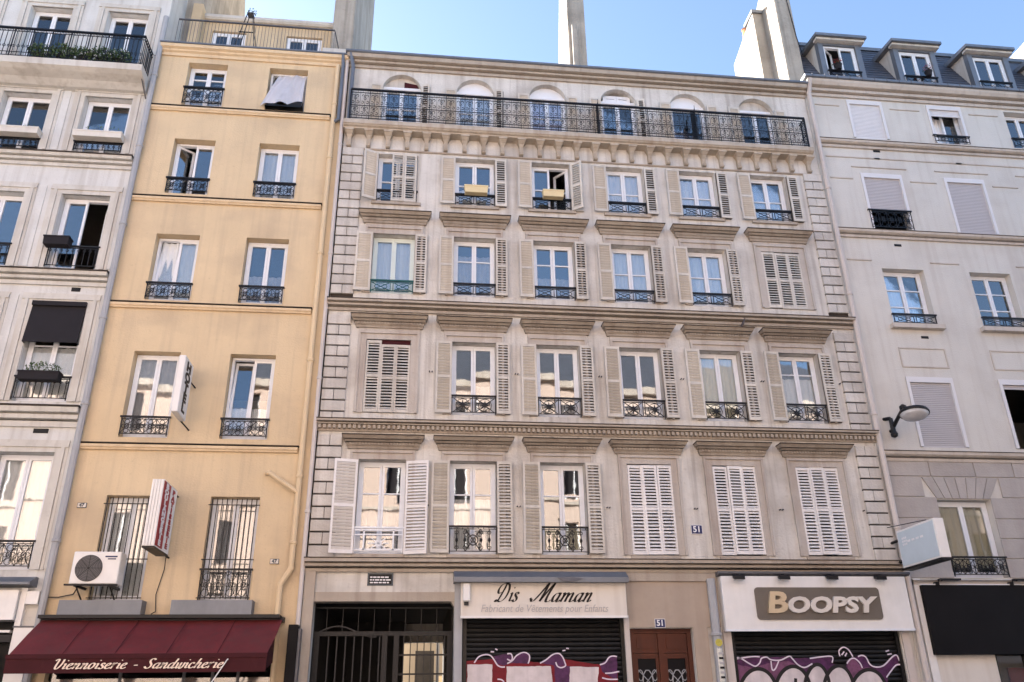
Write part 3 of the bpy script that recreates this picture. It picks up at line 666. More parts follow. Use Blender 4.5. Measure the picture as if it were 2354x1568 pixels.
# spray paint on the shutters: flat paint films just off the slats
def film(parent, pts, y, m, name='graffiti_paint'):
    rr = random.Random(len(pts)*7+int(pts[0].x*50)); q = []
    for a, c in zip(pts, pts[1:]+pts[:1]):          # sprayed, slightly ragged edge
        n = max(1, int((c-a).length/.05)); q += [a.lerp(c, k/n)+Vector((rr.uniform(-.006, .006), 0, rr.uniform(-.006, .006))) for k in range(n)]
    pts = q
    B().add([(p.x, y, p.z) for p in pts], [tuple(range(len(pts)))]).build(name, m, parent)
def px(zoom, pts, Y=.05):                   # enlargement pixels -> shutter plane
    ox, oy, s = zoom; return [P((ox+x/s)/1.6313, (oy+y/s)/1.6313, Y) for x, y in pts]
def smooth(pts, k=5):
    out = []
    n = len(pts)
    for i in range(n-1):
        p0, p1, p2, p3 = pts[max(i-1,0)], pts[i], pts[i+1], pts[min(i+2,n-1)]
        for j in range(k):
            t = j/k; out.append(.5*((2*p1)+(p2-p0)*t+(2*p0-5*p1+4*p2-p3)*t*t+(3*p1-p0-3*p2+p3)*t**3))
    return out+[pts[-1]]
def line(parent, pts, r, y, m):
    pts = smooth([Vector((p.x, y, p.z)) for p in pts]); L = []
    for i, p in enumerate(pts):
        d = (pts[min(i+1,len(pts)-1)]-pts[max(i-1,0)]).normalized(); nn = Vector((-d.z, 0, d.x))*r; L += [p+nn, p-nn]
    B().add(L, [(2*i,2*i+1,2*i+3,2*i+2) for i in range(len(pts)-1)]).build('graffiti_line', m, parent)
Z1 = (1700, 2340, 3.567); Y0 = .056
film(rs1, px(Z1, [(145,500),(300,490),(545,470),(700,520),(1000,500),(1200,520),(1500,470),(1700,510),(1960,545),(2200,640),(2210,1700),(100,1700)]), Y0, 'gr_red')
for q in ([(190,540),(525,540),(510,900),(500,1600),(180,1600)], [(715,565),(1305,565),(1340,900),(1350,1600),(700,1600)], [(1560,570),(1950,580),(1920,900),(1900,1600),(1530,1600)]): film(rs1, px(Z1, q), Y0-.004, 'gr_white')
for q in ([(700,520),(820,440),(920,380),(1020,410),(1020,500),(1000,530)], [(1180,520),(1290,430),(1400,400),(1470,450),(1520,560),(1360,560)], [(1960,545),(2060,470),(2110,430),(2190,430),(2195,760),(1990,640)], [(540,430),(700,400),(790,430),(780,520),(680,560),(590,540)], [(1350,560),(1560,560),(1540,900),(1370,900)]):
    film(rs1, px(Z1, q), Y0-.002, 'gr_purple')
for q in ([(280,520),(340,440),(430,410),(500,425),(545,480),(590,550),(640,575),(690,575)], [(720,400),(770,400),(790,450),(770,490),(720,470)], [(720,530),(790,490),(850,420),(940,380),(1010,410),(1020,470),(1000,530)], [(1160,525),(1240,480),(1330,410),(1410,395),(1460,440),(1490,510),(1500,560),(1440,585),(1390,560),(1370,510)], [(1960,545),(2030,520),(2080,450),(2130,430),(2190,435)], [(560,330),(590,350)], [(500,370),(545,372)], [(1460,358),(1500,352)], [(1510,325),(1545,330)], [(2030,660),(2120,655),(2220,635)], [(1990,720),(2080,740),(2200,740)], [(590,740),(640,745),(680,775)]):
    line(rs1, px(Z1, q), .012, Y0-.006, 'gr_line')
Z2 = (2680, 2350, 3.097)
film(rs2, px(Z2, [(200,360),(450,345),(550,340),(620,360),(820,350),(900,370),(1100,360),(1340,340),(1370,430),(1520,480),(1560,380),(1620,370),(1680,330),(1740,345),(1800,440),(1900,470),(2000,440),(2080,340),(2130,350),(2140,430),(2010,560),(2000,1200),(200,1200)]), Y0, 'gr_purple')
film(rs2, px(Z2, [(230,430),(450,480),(640,420),(860,400),(1000,470),(1050,900),(230,900)]), Y0-.002, 'gr_mauve')
film(rs2, px(Z2, [(1540,400),(1620,370),(1720,480),(1800,470),(1900,560),(1560,620)]), Y0-.002, 'gr_mauve')
for cx, top, hw in ((505,490,225), (910,462,210), (1190,440,150), (1440,455,180), (1790,500,220)):
    arc = [(cx+hw*math.cos(a), top+330-330*math.sin(a)) for a in [math.pi*i/14 for i in range(15)]]
    film(rs2, px(Z2, arc+[(cx-hw,1300),(cx+hw,1300)]), Y0-.004-.0002*cx/100, 'gr_white'); line(rs2, px(Z2, [(cx+hw,1300)]+arc+[(cx-hw,1300)]), .034, Y0-.007-.0002*cx/100, 'ink')
line(rs2, px(Z2, [(940,600),(940,760)]), .03, Y0-.01, 'ink')
for q in ([(240,480),(250,370),(300,370),(400,430),(470,460),(520,420),(540,370),(600,355),(650,385),(760,390),(860,345),(900,375),(960,440),(1040,475),(1130,430)], [(650,400),(665,500),(700,490),(740,400)], [(1450,345),(1440,280),(1490,240),(1550,270),(1600,350)], [(1470,330),(1500,290)], [(1510,345),(1530,305)], [(1530,430),(1570,380),(1620,370),(1680,420),(1710,480)], [(1660,350),(1700,335),(1750,355),(1800,440),(1870,470),(1960,450),(2060,350),(2110,335),(2140,400)], [(1990,590),(2040,520),(2100,450),(2160,440)], [(1980,290),(2020,275)], [(2000,325),(2050,315)], [(210,380),(420,350),(520,350)], [(1100,370),(1250,350),(1360,350),(1360,420)]):
    line(rs2, px(Z2, q), .013, -.012+Y0-.012, 'gr_line')
pipe(main, [(5.86, -.10, 0.14), (5.86, -.10, 3.98)], .085, 'pipe_grey', collars=[(5.86, -.10, 2.9)])
pipe(main, [(XL-.06, -.09, 0.14), (XL-.06, -.09, 16.6)], .045, 'pipe_white', collars=[(XL-.06, -.09, z) for z in (3.0, 5.2, 8, 11, 14)])
pipe(main, [(XL+.10, -.14, 14.64), (XL+.10, -.14, 16.4), (XL+.02, -.2, 16.78)], .05, 'zinc')
for c in BAY:
    for s in (-1, 1):
        for f in (1, 2):
            b = B().bar((c+s*(HW+.42), .01, FL[f][0]+.95), (c+s*(HW+.42), -.07, FL[f][0]+.95), .012, 6); b.build('shutter_stop', 'iron', main)

# ================================================================== ochre building
YL, YR = -6.62, -2.1
ochre = thing('apartment_building', 'narrow ochre rendered building with two window bays and a roof terrace', 'building', (-4.36, 0, 0))
YB = [(-5.93, -5.0), (-3.99, -3.06)]; YF = [(15.0, 16.3), (12.48, 14.0), (9.76, 11.4), (6.70, 8.56), (3.56, 5.53)]
b = B(); wall(b, YL, YR, 0, 16.74, [(a, c, *f) for a, c in YB for f in YF]+[(-6.4, -2.5, 0, 3.1)], .28); shell(b, YL, YR, 16.74, 5.5)
b.build('wall', 'ochre', ochre)
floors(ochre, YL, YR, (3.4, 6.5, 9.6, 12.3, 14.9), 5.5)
for z in (14.78, 12.22, 9.54, 6.43):
    prism_part(ochre, 'string_course', 'ochre_trim', YL+.02, -2.42, [(.02,z),(-.05,z),(-.06,z+.03),(-.085,z+.05),(-.085,z+.10),(.02,z+.13)])
    B().box(YL+.01, -2.40, -.10, .02, z+.12, z+.135).build('string_flashing', 'soot', ochre)
prism_part(ochre, 'cornice', 'ochre_trim', YL, YR+.02, [(.02,16.46),(-.04,16.46),(-.05,16.54),(-.10,16.57),(-.11,16.61),(-.17,16.64),(-.18,16.72),(.02,16.73)])
prism_part(ochre, 'cornice_flashing', 'zinc', YL-.02, YR+.03, [(.1,16.731),(-.20,16.73),(-.20,16.77),(.1,16.77)])
for a, c in YB:                              # grey ledges over the shop
    B().box(a-.38, c+.12, -.28, .05, 3.30, 3.555).build('ledge', 'zinc', ochre)
# terrace and set-back attic
AY = 1.3
b = B(); wall(b, YL+.45, -2.55, 16.7, 18.92, [(-5.95, -5.05, 16.85, 18.62), (-3.98, -3.02, 16.85, 18.62)], .2, AY); b.build('attic_wall', 'ochre', ochre)
B().box(YL+.45, -2.55, AY+.2, 5.4, 16.96, 18.9).build('attic_room', 'dark_room', ochre)
for a, c in ((-5.95, -5.05), (-3.98, -3.02)): window(ochre, a+.01, c-.01, 16.87, 18.6, y=AY+.06, curtain='curtain_blue')
prism_part(ochre, 'attic_gutter', 'white_trim', YL+.40, -2.5, [(AY+.1,18.92),(AY-.12,18.92),(AY-.16,18.97),(AY-.16,19.06),(AY+.1,19.08)])
B().box(YL+.2, YL+.45, .9, 5.4, 16.9, 19.15).build('attic_parapet', 'ochre', ochre)
o = B().box(-6.35, -2.5, -.06, -.02, 17.62, 17.65).build('terrace_railing', 'iron_grey', ochre)
for i in range(48): B().bar((-6.35+i*.082, -.04, 16.76), (-6.35+i*.082, -.04, 17.63), .007).build('baluster', 'iron_grey', o)
B().path([(-2.5, -.04, 17.63), (-2.45, .7, 17.63), (-2.45, .7, 16.76)], .014).build('railing_return', 'iron_grey', o)
chim(ochre, 'chimney', [(.7,16.8),(6.2,16.8),(6.0,27.5),(.7,27.5)], -2.68, -2.12)
ch = chim(ochre, 'chimney', [(1.0,16.8),(6.2,16.8),(6.2,20.2),(4.0,24.5),(1.0,24.5)], -6.78, -6.2)
B().path([(-6.18, 3.4, 21.0), (-6.18, 3.1, 19.6), (-6.18, 3.3, 18.6)], .02).build('aerial_cable', 'iron', ch)
B().box(-2.75, -2.08, -.1, .9, 16.76, 16.98).build('parapet_block', 'white_trim', ochre)
# windows
Q = lambda f, i, **k: window(ochre, YB[i][0]+.01, YB[i][1]-.01, YF[f][0]+.01, YF[f][1]-.01, y=.2, **k)
QG = lambda f, i, h, st: guard(ochre, YB[i][0], YB[i][1], YF[f][0]+.02, YF[f][0]+h, st)
Q(0, 0, mun=(.5, .75), curtain='curtain'); QG(0, 0, .52, 'scroll')
Q(0, 1, opn='L', ang=80)
Q(1, 0, opn='L', ang=38); QG(1, 0, .40, 'scroll')
Q(1, 1, curtain='curtain_blue', cfrac=(0, 1)); QG(1, 1, .40, 'scroll')
Q(2, 0, curtain='curtain_blue', cfrac=(0, 1), tilt='L'); QG(2, 0, .40, 'scroll')
Q(2, 1, curtain='curtain_grey', cfrac=(0, .5)); QG(2, 1, .40, 'scroll')
Q(3, 0, curtain='curtain_grey', cfrac=(0, 1)); QG(3, 0, .42, 'scroll')
Q(3, 1, tilt='L', curtain='curtain', cfrac=(0, .4)); QG(3, 1, .42, 'scroll')
for i in (0, 1):
    Q(4, i, curtain='curtain_grey' if i else 'curtain', cfrac=(0, 1)); a, c = YB[i]
    bars = B().bar((a-.02, -.035, 5.36), (c+.02, -.035, 5.36), .012).build('security_bars', 'iron', ochre)
    for z in (3.62, 4.32): B().bar((a-.02, -.035, z), (c+.02, -.035, z), .012).build('cross_rail', 'iron', bars)
    for k in range(10): B().bar((a+(c-a)*(k+.5)/10, -.035, 3.6), (a+(c-a)*(k+.5)/10, -.035, 5.48), .011).build('bar', 'iron', bars)
QG(4, 1, .58, 'scroll')
# pipes
pipe(ochre, [(-2.33, -.08, 16.45), (-2.33, -.08, 4.15), (-2.50, -.10, 3.85), (-2.50, -.10, 3.3)], .055, 'pipe_cream', collars=[(-2.33, -.08, z) for z in (4.6, 5.9, 8.4, 11, 13.6, 15.2)])
pipe(ochre, [(-2.99, -.02, 6.0), (-2.93, -.10, 6.0), (-2.35, -.10, 5.62)], .045, 'pipe_cream')
pipe(ochre, [(YL-.02, -.11, .14), (YL-.02, -.11, 17.6)], .065, 'pipe_grey', collars=[(YL-.02, -.11, z) for z in (4.6, 7.3, 9.2, 11.5, 13.6, 15.7)])
pipe(ochre, [(-2.22, -.16, 16.75), (-2.20, -.12, 16.4), (-2.20, -.12, 14.75), (-2.30, -.08, 14.7)], .045, 'zinc')
pipe(ochre, [(-2.47, -.09, 2.0), (-2.47, -.09, 3.0)], .05, 'pipe_cream')
# ground floor of the ochre building
B().box(-6.4, -2.5, .2, .24, 0, 3.1).build('shop_back', 'black', ochre)
for x in (-5.2, -4.1, -3.6, -3.15): B().box(x, x+.05, .14, .2, .14, 3.1).build('shop_mullion', 'iron_grey', ochre)
B().box(-6.4, -2.5, .16, .166, .14, 3.1).build('shop_pane', 'glass_plain', ochre)
B().box(YL+.02, -2.42, -.32, .04, 3.24, 3.30).build('shop_cornice', 'iron', ochre)

# ================================================================== white building at the end
WL, WR = -13.5, YL
white = thing('apartment_building', 'off-white stone building with moulded window surrounds and a planted top balcony', 'building', (-10, 0, 0))
WC = [-7.58, -9.40, -11.2]; WF = [(15.62, 17.75, .48), (13.46, 15.06, .53), (10.42, 12.3, .51), (7.40, 9.56, .53), (4.12, 6.35, .53)]
b = B(); wall(b, WL, WR-.002, 0, 21, [(c-h, c+h, a, z) for c in WC for a, z, h in WF]+[(-13, -6.95, 0, 3.75)], .3); shell(b, WL, WR-.002, 21, 5.5); b.build('wall', 'white_stone', white)
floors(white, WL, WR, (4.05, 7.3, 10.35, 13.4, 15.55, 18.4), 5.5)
for z0, z1 in ((13.02, 13.30), (10.0, 10.30), (6.86, 7.26), (18.4, 18.7)):
    h = z1-z0; prism_part(white, 'cornice', 'white_trim', WL, -6.72, [(.02,z0),(-.05,z0),(-.06,z0+h*.28),(.0,z0+h*.30),(.0,z0+h*.36),(-.12,z0+h*.38),(-.13,z0+h*.58),(-.05,z0+h*.60),(-.05,z0+h*.66),(-.19,z0+h*.68),(-.22,z0+h*.92),(.02,z1)])
    B().box(WL, -6.70, -.235, .02, z1-.03+.005, z1+.008).build('cornice_flashing', 'soot', white)
def wsur(h, hh, fi):
    def f():
        b = B()
        for s in (-1, 1):
            for off, wd, pr in ((.06, .05, .03), (.15, .035, .055), (.22, .03, .03)): b.box(s*(h+off)-wd, s*(h+off)+wd, -pr, .02, 0, hh+.12)
        for zz, wd, pr in ((.05, .05, .031), (.14, .04, .056), (.21, .035, .032)): b.box(-h-.25, h+.25, -pr-.001, .02, hh+zz-wd, hh+zz+wd)
        return b.mesh('white_trim')
    return f
for c in WC:
    for fi, (a, z, h) in enumerate(WF):
        obj('window_surround', cached(('ws', fi), wsur(h, z-a, fi)), white, (c, 0, a))
for fi in (1, 2, 3, 4):
    for xa in (-8.58, -6.86):
        a, z, _ = WF[fi]; B().box(xa-.13, xa+.13, -.018, .02, a+.02, z+.2).build('pilaster_strip', 'white_stone', white)
V = lambda f, i, **k: window(white, WC[i]-WF[f][2]+.01, WC[i]+WF[f][2]-.01, WF[f][0]+.01, WF[f][1]-.01, y=.18, **k)
for i in (0, 1, 2):
    V(0, i, mun=(.72,) if i else (.76,)); V(1, i, curtain='curtain', cfrac=(0, .35)); V(4, i, curtain='curtain', cfrac=(.1, 1))
    V(2, i, opn='R' if i == 0 else None, ang=62)
    V(3, i, mun=(.6,), curtain='curtain', cfrac=(0, .6))
    guard(white, WC[i]-.53, WC[i]+.53, 13.48, 13.74, 'bars'); guard(white, WC[i]-.53, WC[i]+.53, 10.44, 10.96, 'bars')
    guard(white, WC[i]-.53, WC[i]+.53, 7.42, 7.92, 'bars'); guard(white, WC[i]-.53, WC[i]+.53, 4.14, 4.64, 'scroll', 'iron')
# balcony
prism_part(white, 'balcony_slab', 'white_trim', WL, -6.74, [(.02,14.98+.2),(-.15,15.2),(-.3,15.3),(-.5,15.36),(-.62,15.42),(-.64,15.58),(.02,15.6)])
wr = B().box(WL, -6.80, -.62, -.57, 16.44, 16.48).build('balcony_railing', 'iron', white)
def wpan():
    b = B(); W_ = .42
    for z in (.02, .12, .74): b.bar((0,0,z), (W_,0,z), .009)
    for k in range(4):
        x = W_*(k+.5)/4; b.bar((x,0,.02), (x,0,.82), .009); b.ring((x,0,.78), .04, .007, 8); b.ring((x,0,.30), .035, .007, 7)
    b.bar((0,0,0), (0,0,.84), .014); return b.mesh('iron')
for i in range(15): obj('railing_panel', cached('wpan', wpan), wr, (-6.80-.42*(i+1), -.595, 15.62))
b = B()
for k in range(7): b.bar((-6.81, -.595+k*.09, 15.62), (-6.81, -.595+k*.09, 16.45), .012)
for z in (15.66, 16.36, 16.46): b.bar((-6.81, -.595, z), (-6.81, 0, z), .014)
b.build('railing_return', 'iron', wr)
B().bar((-6.80, -.6, 15.5), (-6.74, -.05, 15.05), .02).build('balcony_strut', 'iron_grey', wr)
for x, z, wd in ((-7.35, 9.88, .18), (-7.4, 6.74, .28)):
    B().box(x-wd/2, x+wd/2, -.012, .02, z, z+.09).build('air_vent', 'black', white)
B().box(-8.12, -7.04, -.09, .02, 9.50, 9.60).build('roller_blind', 'blind_dark', white)
B().hexa([(-8.13,-.10,8.66),(-7.06,-.10,8.66),(-7.06,-.07,8.66),(-8.13,-.07,8.66)], [(-8.12,-.03,9.56),(-7.05,-.03,9.56),(-7.05,.0,9.56),(-8.12,.0,9.56)]).build('window_awning', 'blind_dark', white)
for x in (-8.12, -7.06): B().bar((x, -.09, 8.66), (x, .0, 8.66), .014).build('awning_arm', 'iron', white)
B().path([(-6.75, -.05, 16.4), (-6.68, -.07, 16.38), (-6.66, -.1, 15.9)], .012).build('wall_cable', 'iron', white)
# shop at its foot
prism_part(white, 'shop_canopy', 'zinc', WL, -6.85, [(.02,3.98),(-.1,3.98),(-.34,3.86),(-.34,3.82),(.02,3.80)])
B().box(WL, -7.0, .1, .16, 0, 3.75).build('shop_back', 'black', white); B().box(-6.95, WR-.02, -.04, .05, 0, 3.72).build('shop_pier', 'white_trim', white)
B().box(-7.05, -6.95, -.12, -.02, 3.1, 3.78).build('shop_pier', 'plastic_white', white)
B().box(-6.93, -6.72, -.16, -.04, 3.5, 3.72).build('junction_box', 'plastic_white', white)

# ================================================================== cream building with the slate mansard
CL, CR = 9.96, 24.0
cream = thing('apartment_building', 'cream rendered building with roller blinds and a slate mansard with dormers', 'building', (14, 0, 0))
CC = [11.6+2.28*i for i in range(5)]
CF = [(15.28, 16.5, .50), (12.48, 14.12, .56), (9.84, 11.36, .54), (6.84, 8.48, .58)]
F1 = [(11.12+2.28*2*i, 12.36+2.28*2*i, 4.03, 5.67) for i in range(3)]
b = B(); wall(b, CL, CR, 0, 16.99, [(c-h, c+h, a, z) for c in CC for a, z, h in CF]+F1+[(11.62, 23, 0, 2.62)], .28); shell(b, CL, CR, 16.99, 6); b.build('wall', 'cream', cream)
floors(cream, CL, CR, (3.95, 6.8, 9.7, 12.4, 15.2), 6)
prism_part(cream, 'cornice', 'cream_trim', CL+.02, CR, [(.02,16.58),(-.05,16.58),(-.06,16.66),(.0,16.665),(.0,16.69),(-.13,16.70),(-.14,16.77),(-.05,16.775),(-.05,16.80),(-.22,16.82),(-.27,16.90),(-.28,16.97),(.02,16.98)])
prism_part(cream, 'gutter', 'zinc', CL-.06, CR, [(.15,16.98),(-.28,16.97),(-.33,16.99),(-.33,17.06),(-.28,17.08),(.15,17.06)])
for i in range(30): B().box(10.1+i*.35, 10.12+i*.35, -.335, -.27, 16.975, 17.085).build('gutter_bracket', 'iron_grey', cream)
for z0, z1, xr in ((14.92, 15.12, 0), (12.19, 12.39, 0), (6.50, 6.72, 0)):
    h = z1-z0; prism_part(cream, 'string_course', 'cream_trim', CL+.1, CR, [(.02,z0),(-.05,z0),(-.06,z0+h*.30),(.0,z0+h*.32),(.0,z0+h*.42),(-.10,z0+h*.45),(-.15,z0+h*.6),(-.16,z0+h*.9),(.02,z1)])
    B().box(CL+.09, CR, -.17, .02, z1-.025, z1-.008).build('string_flashing', 'soot', cream)
for z, segs in ((16.3, CF[0]), (14.62, None), (13.95, CF[1]), (11.55, CF[2])):
    prev = CL+.25
    for c in CC:
        h = (segs[2] if segs else -.3)+.22; B().box(prev, c-h, -.022, .02, z, z+.035).build('wall_band', 'cream_trim', cream); prev = c+h
for c in CC: B().box(c-.75, c+.75, -.024, .02, 14.33, 14.36).build('wall_band', 'cream_trim', cream)
for c in CC:                                   # aprons under the third-floor windows
    B().box(c-.66, c+.66, -.14, .1, 9.72, 9.83).build('window_sill', 'cream_trim', cream)
    b = B(); b.box(c-.58, c+.58, -.02, .02, 9.22, 9.25); b.box(c-.58, c+.58, -.02, .02, 8.75, 8.78); b.box(c-.58, c-.55, -.0195, .02, 9.25-.47, 9.22); b.box(c+.55, c+.58, -.0195, .02, 8.78, 9.22); b.build('apron_moulding', 'cream_trim', cream)
def roll(x0, x1, z0, z1, zb, m, fr=.07):
    b = B(); b.box(x0-fr, x0, -.03, .1, z0, z1+.05); b.box(x1, x1+fr, -.03, .1, z0, z1+.05); b.box(x0, x1, -.031, .1, z1-.08, z1+.05)
    o = b.build('roller_blind', 'roller_white', cream); n = int((z1-.08-zb)/.045)
    b = B()
    for i in range(n): z = z1-.08-(i+1)*.045; b.prism([(.03,z),(.018,z+.004),(.018,z+.039),(.03,z+.043)], x0, x1)
    b.box(x0, x1, .012, .04, zb-.02, zb+.03); b.build('blind_slats', m, o, kind='stuff')
U = lambda f, i, **k: window(cream, CC[i]-CF[f][2]+.01, CC[i]+CF[f][2]-.01, CF[f][0]+.01, CF[f][1]-.01, y=.18, **k)
def cg(f, i, h, st='cross'): guard(cream, CC[i]-CF[f][2], CC[i]+CF[f][2], CF[f][0]+.01, CF[f][0]+h, st)
roll(CC[0]-.43, CC[0]+.43, 15.29, 16.48, 15.3, 'roller_white'); roll(CC[1]-.43, CC[1]+.43, 15.29, 16.48, 16.22, 'roller_white'); U(0, 1, curtain='curtain', cfrac=(0, .9), opn='L', ang=25); cg(0, 1, .24)
for i in (2, 3, 4): U(0, i); cg(0, i, .3)
roll(CC[0]-.49, CC[0]+.49, 12.49, 14.10, 13.06, 'roller_grey'); cg(1, 0, .55, 'scroll'); roll(CC[1]-.49, CC[1]+.49, 12.49, 14.10, 12.5, 'roller_grey')
for i in (2, 3, 4): U(1, i); cg(1, i, .4)
for i in range(5): U(2, i, mun=(.36, .68), curtain='curtain_blue', cfrac=(0, 1)); cg(2, i, .27)
roll(CC[0]-.5, CC[0]+.5, 6.85, 8.46, 6.86, 'roller_grey'); roll(CC[1]-.5, CC[1]+.5, 6.85, 8.46, 8.3, 'roller_grey')
for i in (2, 3, 4): U(3, i)
for a, c, z0, z1 in F1: window(cream, a+.01, c-.01, z0+.01, z1-.01, y=.16, curtain='curtain_cream', cfrac=(.12, 1), gm='glass_plain', fr=.06); guard(cream, a, c, z0+.02, z0+.42, 'scroll')
# rusticated band: stone blocks with open joints, flat arch over the window
rows = [6.53, 6.17, 5.72, 5.26, 4.84, 4.42, 4.02]
a, c = F1[0][0], F1[0][1]
def blockrow(x0, x1, zt, zb, seed):
    rr = random.Random(seed); x = x0
    while x < x1-.05:
        w_ = min(rr.uniform(.75, 1.15), x1-x)
        if x1-x-w_ < .3: w_ = x1-x
        B().box(x+.008, x+w_-.008, -.03, .02, zb+.008, zt-.008).build('stone_block', 'block_stone', cream, bevel=.006); x += w_
for k, (zt, zb) in enumerate(zip(rows, rows[1:])):
    if k == 0: blockrow(CL+.05, CR-6, zt, zb, k)
    elif k == 1: blockrow(CL+.05, a-.25, zt, zb, k); blockrow(c+.3, CR-6, zt, zb, k+9)
    else: blockrow(CL+.05, a, zt, zb, k); blockrow(c, 15.6, zt, zb, k+9)
n = 7
for k in range(n):
    t0, t1 = k/n, (k+1)/n; lo = lambda t: a+(c-a)*t; hi = lambda t: a-.25+(c-a+.55)*t
    B().slab([(lo(t0)+.007, -.032, 5.69), (lo(t1)-.007, -.032, 5.69), (hi(t1)-.007, -.032, 6.16), (hi(t0)+.007, -.032, 6.16)], (0, .05, 0)).build('voussoir', 'block_stone', cream, bevel=.005)
for x, z in ((11.65, 14.85), (11.62, 12.0), (11.75, 9.5)): B().box(x-.09, x+.09, -.012, .02, z, z+.06).build('air_vent', 'black', cream)
pipe(cream, [(CL+.06, -.12, .14), (CL+.06, -.12, 16.55), (CL+.1, -.25, 16.97)], .06, 'pipe_white', collars=[(CL+.06, -.12, z) for z in (5, 7.5, 10.5, 13.5)])
# mansard
b = B(); b.add([(CL+.5, .12, 17.0), (CR, .12, 17.0), (CR, 1.45, 19.8), (CL+.5, 1.45, 19.8), (CR, 6, 20.6), (CL+.5, 6, 20.6), (CL+.5, 6, 17.0), (CR, 6, 17.0)], [(0,1,2,3), (3,2,4,5), (0,3,5,6), (1,7,4,2)]); roof = b.build('roof', 'slate', cream)
prism_part(cream, 'roof_flashing', 'zinc', CL+.5, CR, [(1.38,19.78),(1.38,19.9),(1.5,19.95),(1.6,19.88)])
sz = 0
nr = 18
for r_ in range(nr):                         # slate courses lapping the mansard face
    t0, t1 = r_/nr, (r_+1.12)/nr; y0, z0 = .12+1.33*t0-.022, 17.0+2.8*t0; y1, z1 = .12+1.33*t1-.006, 17.0+2.8*t1
    B().hexa([(CL+.5, y0, z0), (17.5, y0, z0), (17.5, y0+.012, z0), (CL+.5, y0+.012, z0)], [(CL+.5, y1, z1), (17.5, y1, z1), (17.5, y1+.008, z1), (CL+.5, y1+.008, z1)]).build('slate_course', 'slate', roof)
for i in range(4):
    c = 11.5+2.27*i; y0 = .34; zt = 18.95
    b = B()
    for s in (-1, 1): b.box(c+s*.56-.075, c+s*.56+.075, y0, y0+.16, 17.0, zt)
    b.box(c-.485, c+.485, y0, y0+.16, zt-.14, zt); d = b.build('dormer', 'zinc', cream)
    for s in (-1, 1): B().slab([(c+s*.60-.02, y0+.1, 17.2), (c+s*.60-.02, 1.3, 19.1), (c+s*.60-.02, 1.25, zt+.1), (c+s*.60-.02, y0+.1, zt)], (.04, 0, 0)).build('dormer_cheek', 'white_trim', d)
    B().hexa([(c-.76, y0-.22, zt+.0), (c+.76, y0-.22, zt), (c+.76, 1.6, zt+.12), (c-.76, 1.6, zt+.12)], [(c-.76, y0-.22, zt+.09), (c+.76, y0-.22, zt+.09), (c+.76, 1.6, zt+.3), (c-.76, 1.6, zt+.3)]).build('dormer_roof', 'zinc', d)
    B().box(c-.72, c+.72, y0-.14, y0+.05, zt-.07, zt).build('dormer_cornice', 'white_trim', d)
    window(cream, c-.48, c+.48, 17.15, zt-.15, y=y0+.06, opn='L' if i == 0 else None, ang=35, curtain='curtain_grey' if i else None)
    guard(cream, c-.48, c+.48, 17.3, 17.85, 'cross', y=y0-.03)
    if i < 2:
        t = thing('flower_pot', ('red geranium in a pot hung outside the dormer beside the chimney', 'red geranium in a pot hung outside the second dormer from the chimney')[i], 'flower pot', (c-.25+.4*i, y0-.15, 17.8))
        x = c-.25+.4*i; B().lathe((x, y0-.15, 17.78), [(.07,0),(.10,.14),(.11,.16)], 10).build('pot', 'blind_dark', t); rr = random.Random(i)
        foliage((x, y0-.15, 18.02), (.15, .12, .12), 90, .07, rr).build('foliage', 'leaf', t); foliage((x, y0-.17, 18.08), (.14, .12, .10), 60, .06, rr).build('blossom', 'flower', t)
chim(cream, 'chimney', [(2.0,18),(4,18),(4,22.5),(2.0,22.5)], 20.3, 20.9)
# shop at its foot
B().box(10.14, 10.30, -.10, .05, 0, 4.0).build('shop_pier', 'plastic_white', cream); B().box(10.30, 11.58, -.05, .02, 0, 2.6).build('shop_pier', 'sign_white', cream)
prism_part(cream, 'shop_ledge', 'cream_trim', 10.14, CR-4, [(.02,3.88),(-.10,3.88),(-.12,3.93),(-.18,3.96),(.02,4.0)])
B().box(11.66, 20, .12, .13, .14, 2.6).build('shop_pane', 'glass_plain', cream); B().box(11.62, 20, .5, .55, 0, 2.62).build('shop_back', 'courtyard', cream)
for x in (11.64, 12.3, 13.4): B().box(x, x+.06, .08, .16, .14, 2.6).build('shop_mullion', 'iron', cream)
B().box(12.05, 12.6, .3, .34, .9, 2.3).build('window_poster', 'red_sign', cream)

# ================================================================== things on the facades
# burgundy awning
aw = thing('shop_awning', 'burgundy fabric awning with cream Viennoiserie - Sandwicherie lettering', 'awning', (-4.5, -.5, 2.3))
ay = -.95
n = 40; b = B()
for i in range(n+1):
    t = i/n; sag = .02*math.sin(t*19)+.03*math.sin(t*7+1)
    b.v += [(-6.58+4.2*t, -.1, 3.26), (-6.62+4.22*t, -.55, 2.93-.02+sag), (-6.68+4.2*t, ay, 2.58)]
for i in range(n): b.f += [(3*i, 3*i+3, 3*i+4, 3*i+1), (3*i+1, 3*i+4, 3*i+5, 3*i+2)]
b.build('canopy', 'burgundy', aw, smooth=True)
for t in (.2, .4, .6, .8):
    B().add([(-6.58+4.2*t, -.1, 3.264), (-6.565+4.2*t, -.1, 3.264), (-6.605+4.22*t, -.55, 2.965), (-6.62+4.22*t, -.55, 2.965), (-6.665+4.2*t, ay, 2.586), (-6.68+4.2*t, ay, 2.586)], [(0,1,2,3), (3,2,4,5)]).build('seam', 'burgundy_dark', aw)
B().box(-6.70, -2.46, ay-.04, ay+.02, 2.53, 2.60).build('front_bar', 'burgundy_dark', aw)
b = B(); n = 30
for i in range(n+1):
    t = i/n; b.v += [(-6.69+4.22*t, ay-.022, 2.54), (-6.69+4.22*t, ay-.02+.012*math.sin(t*23), 2.30)]
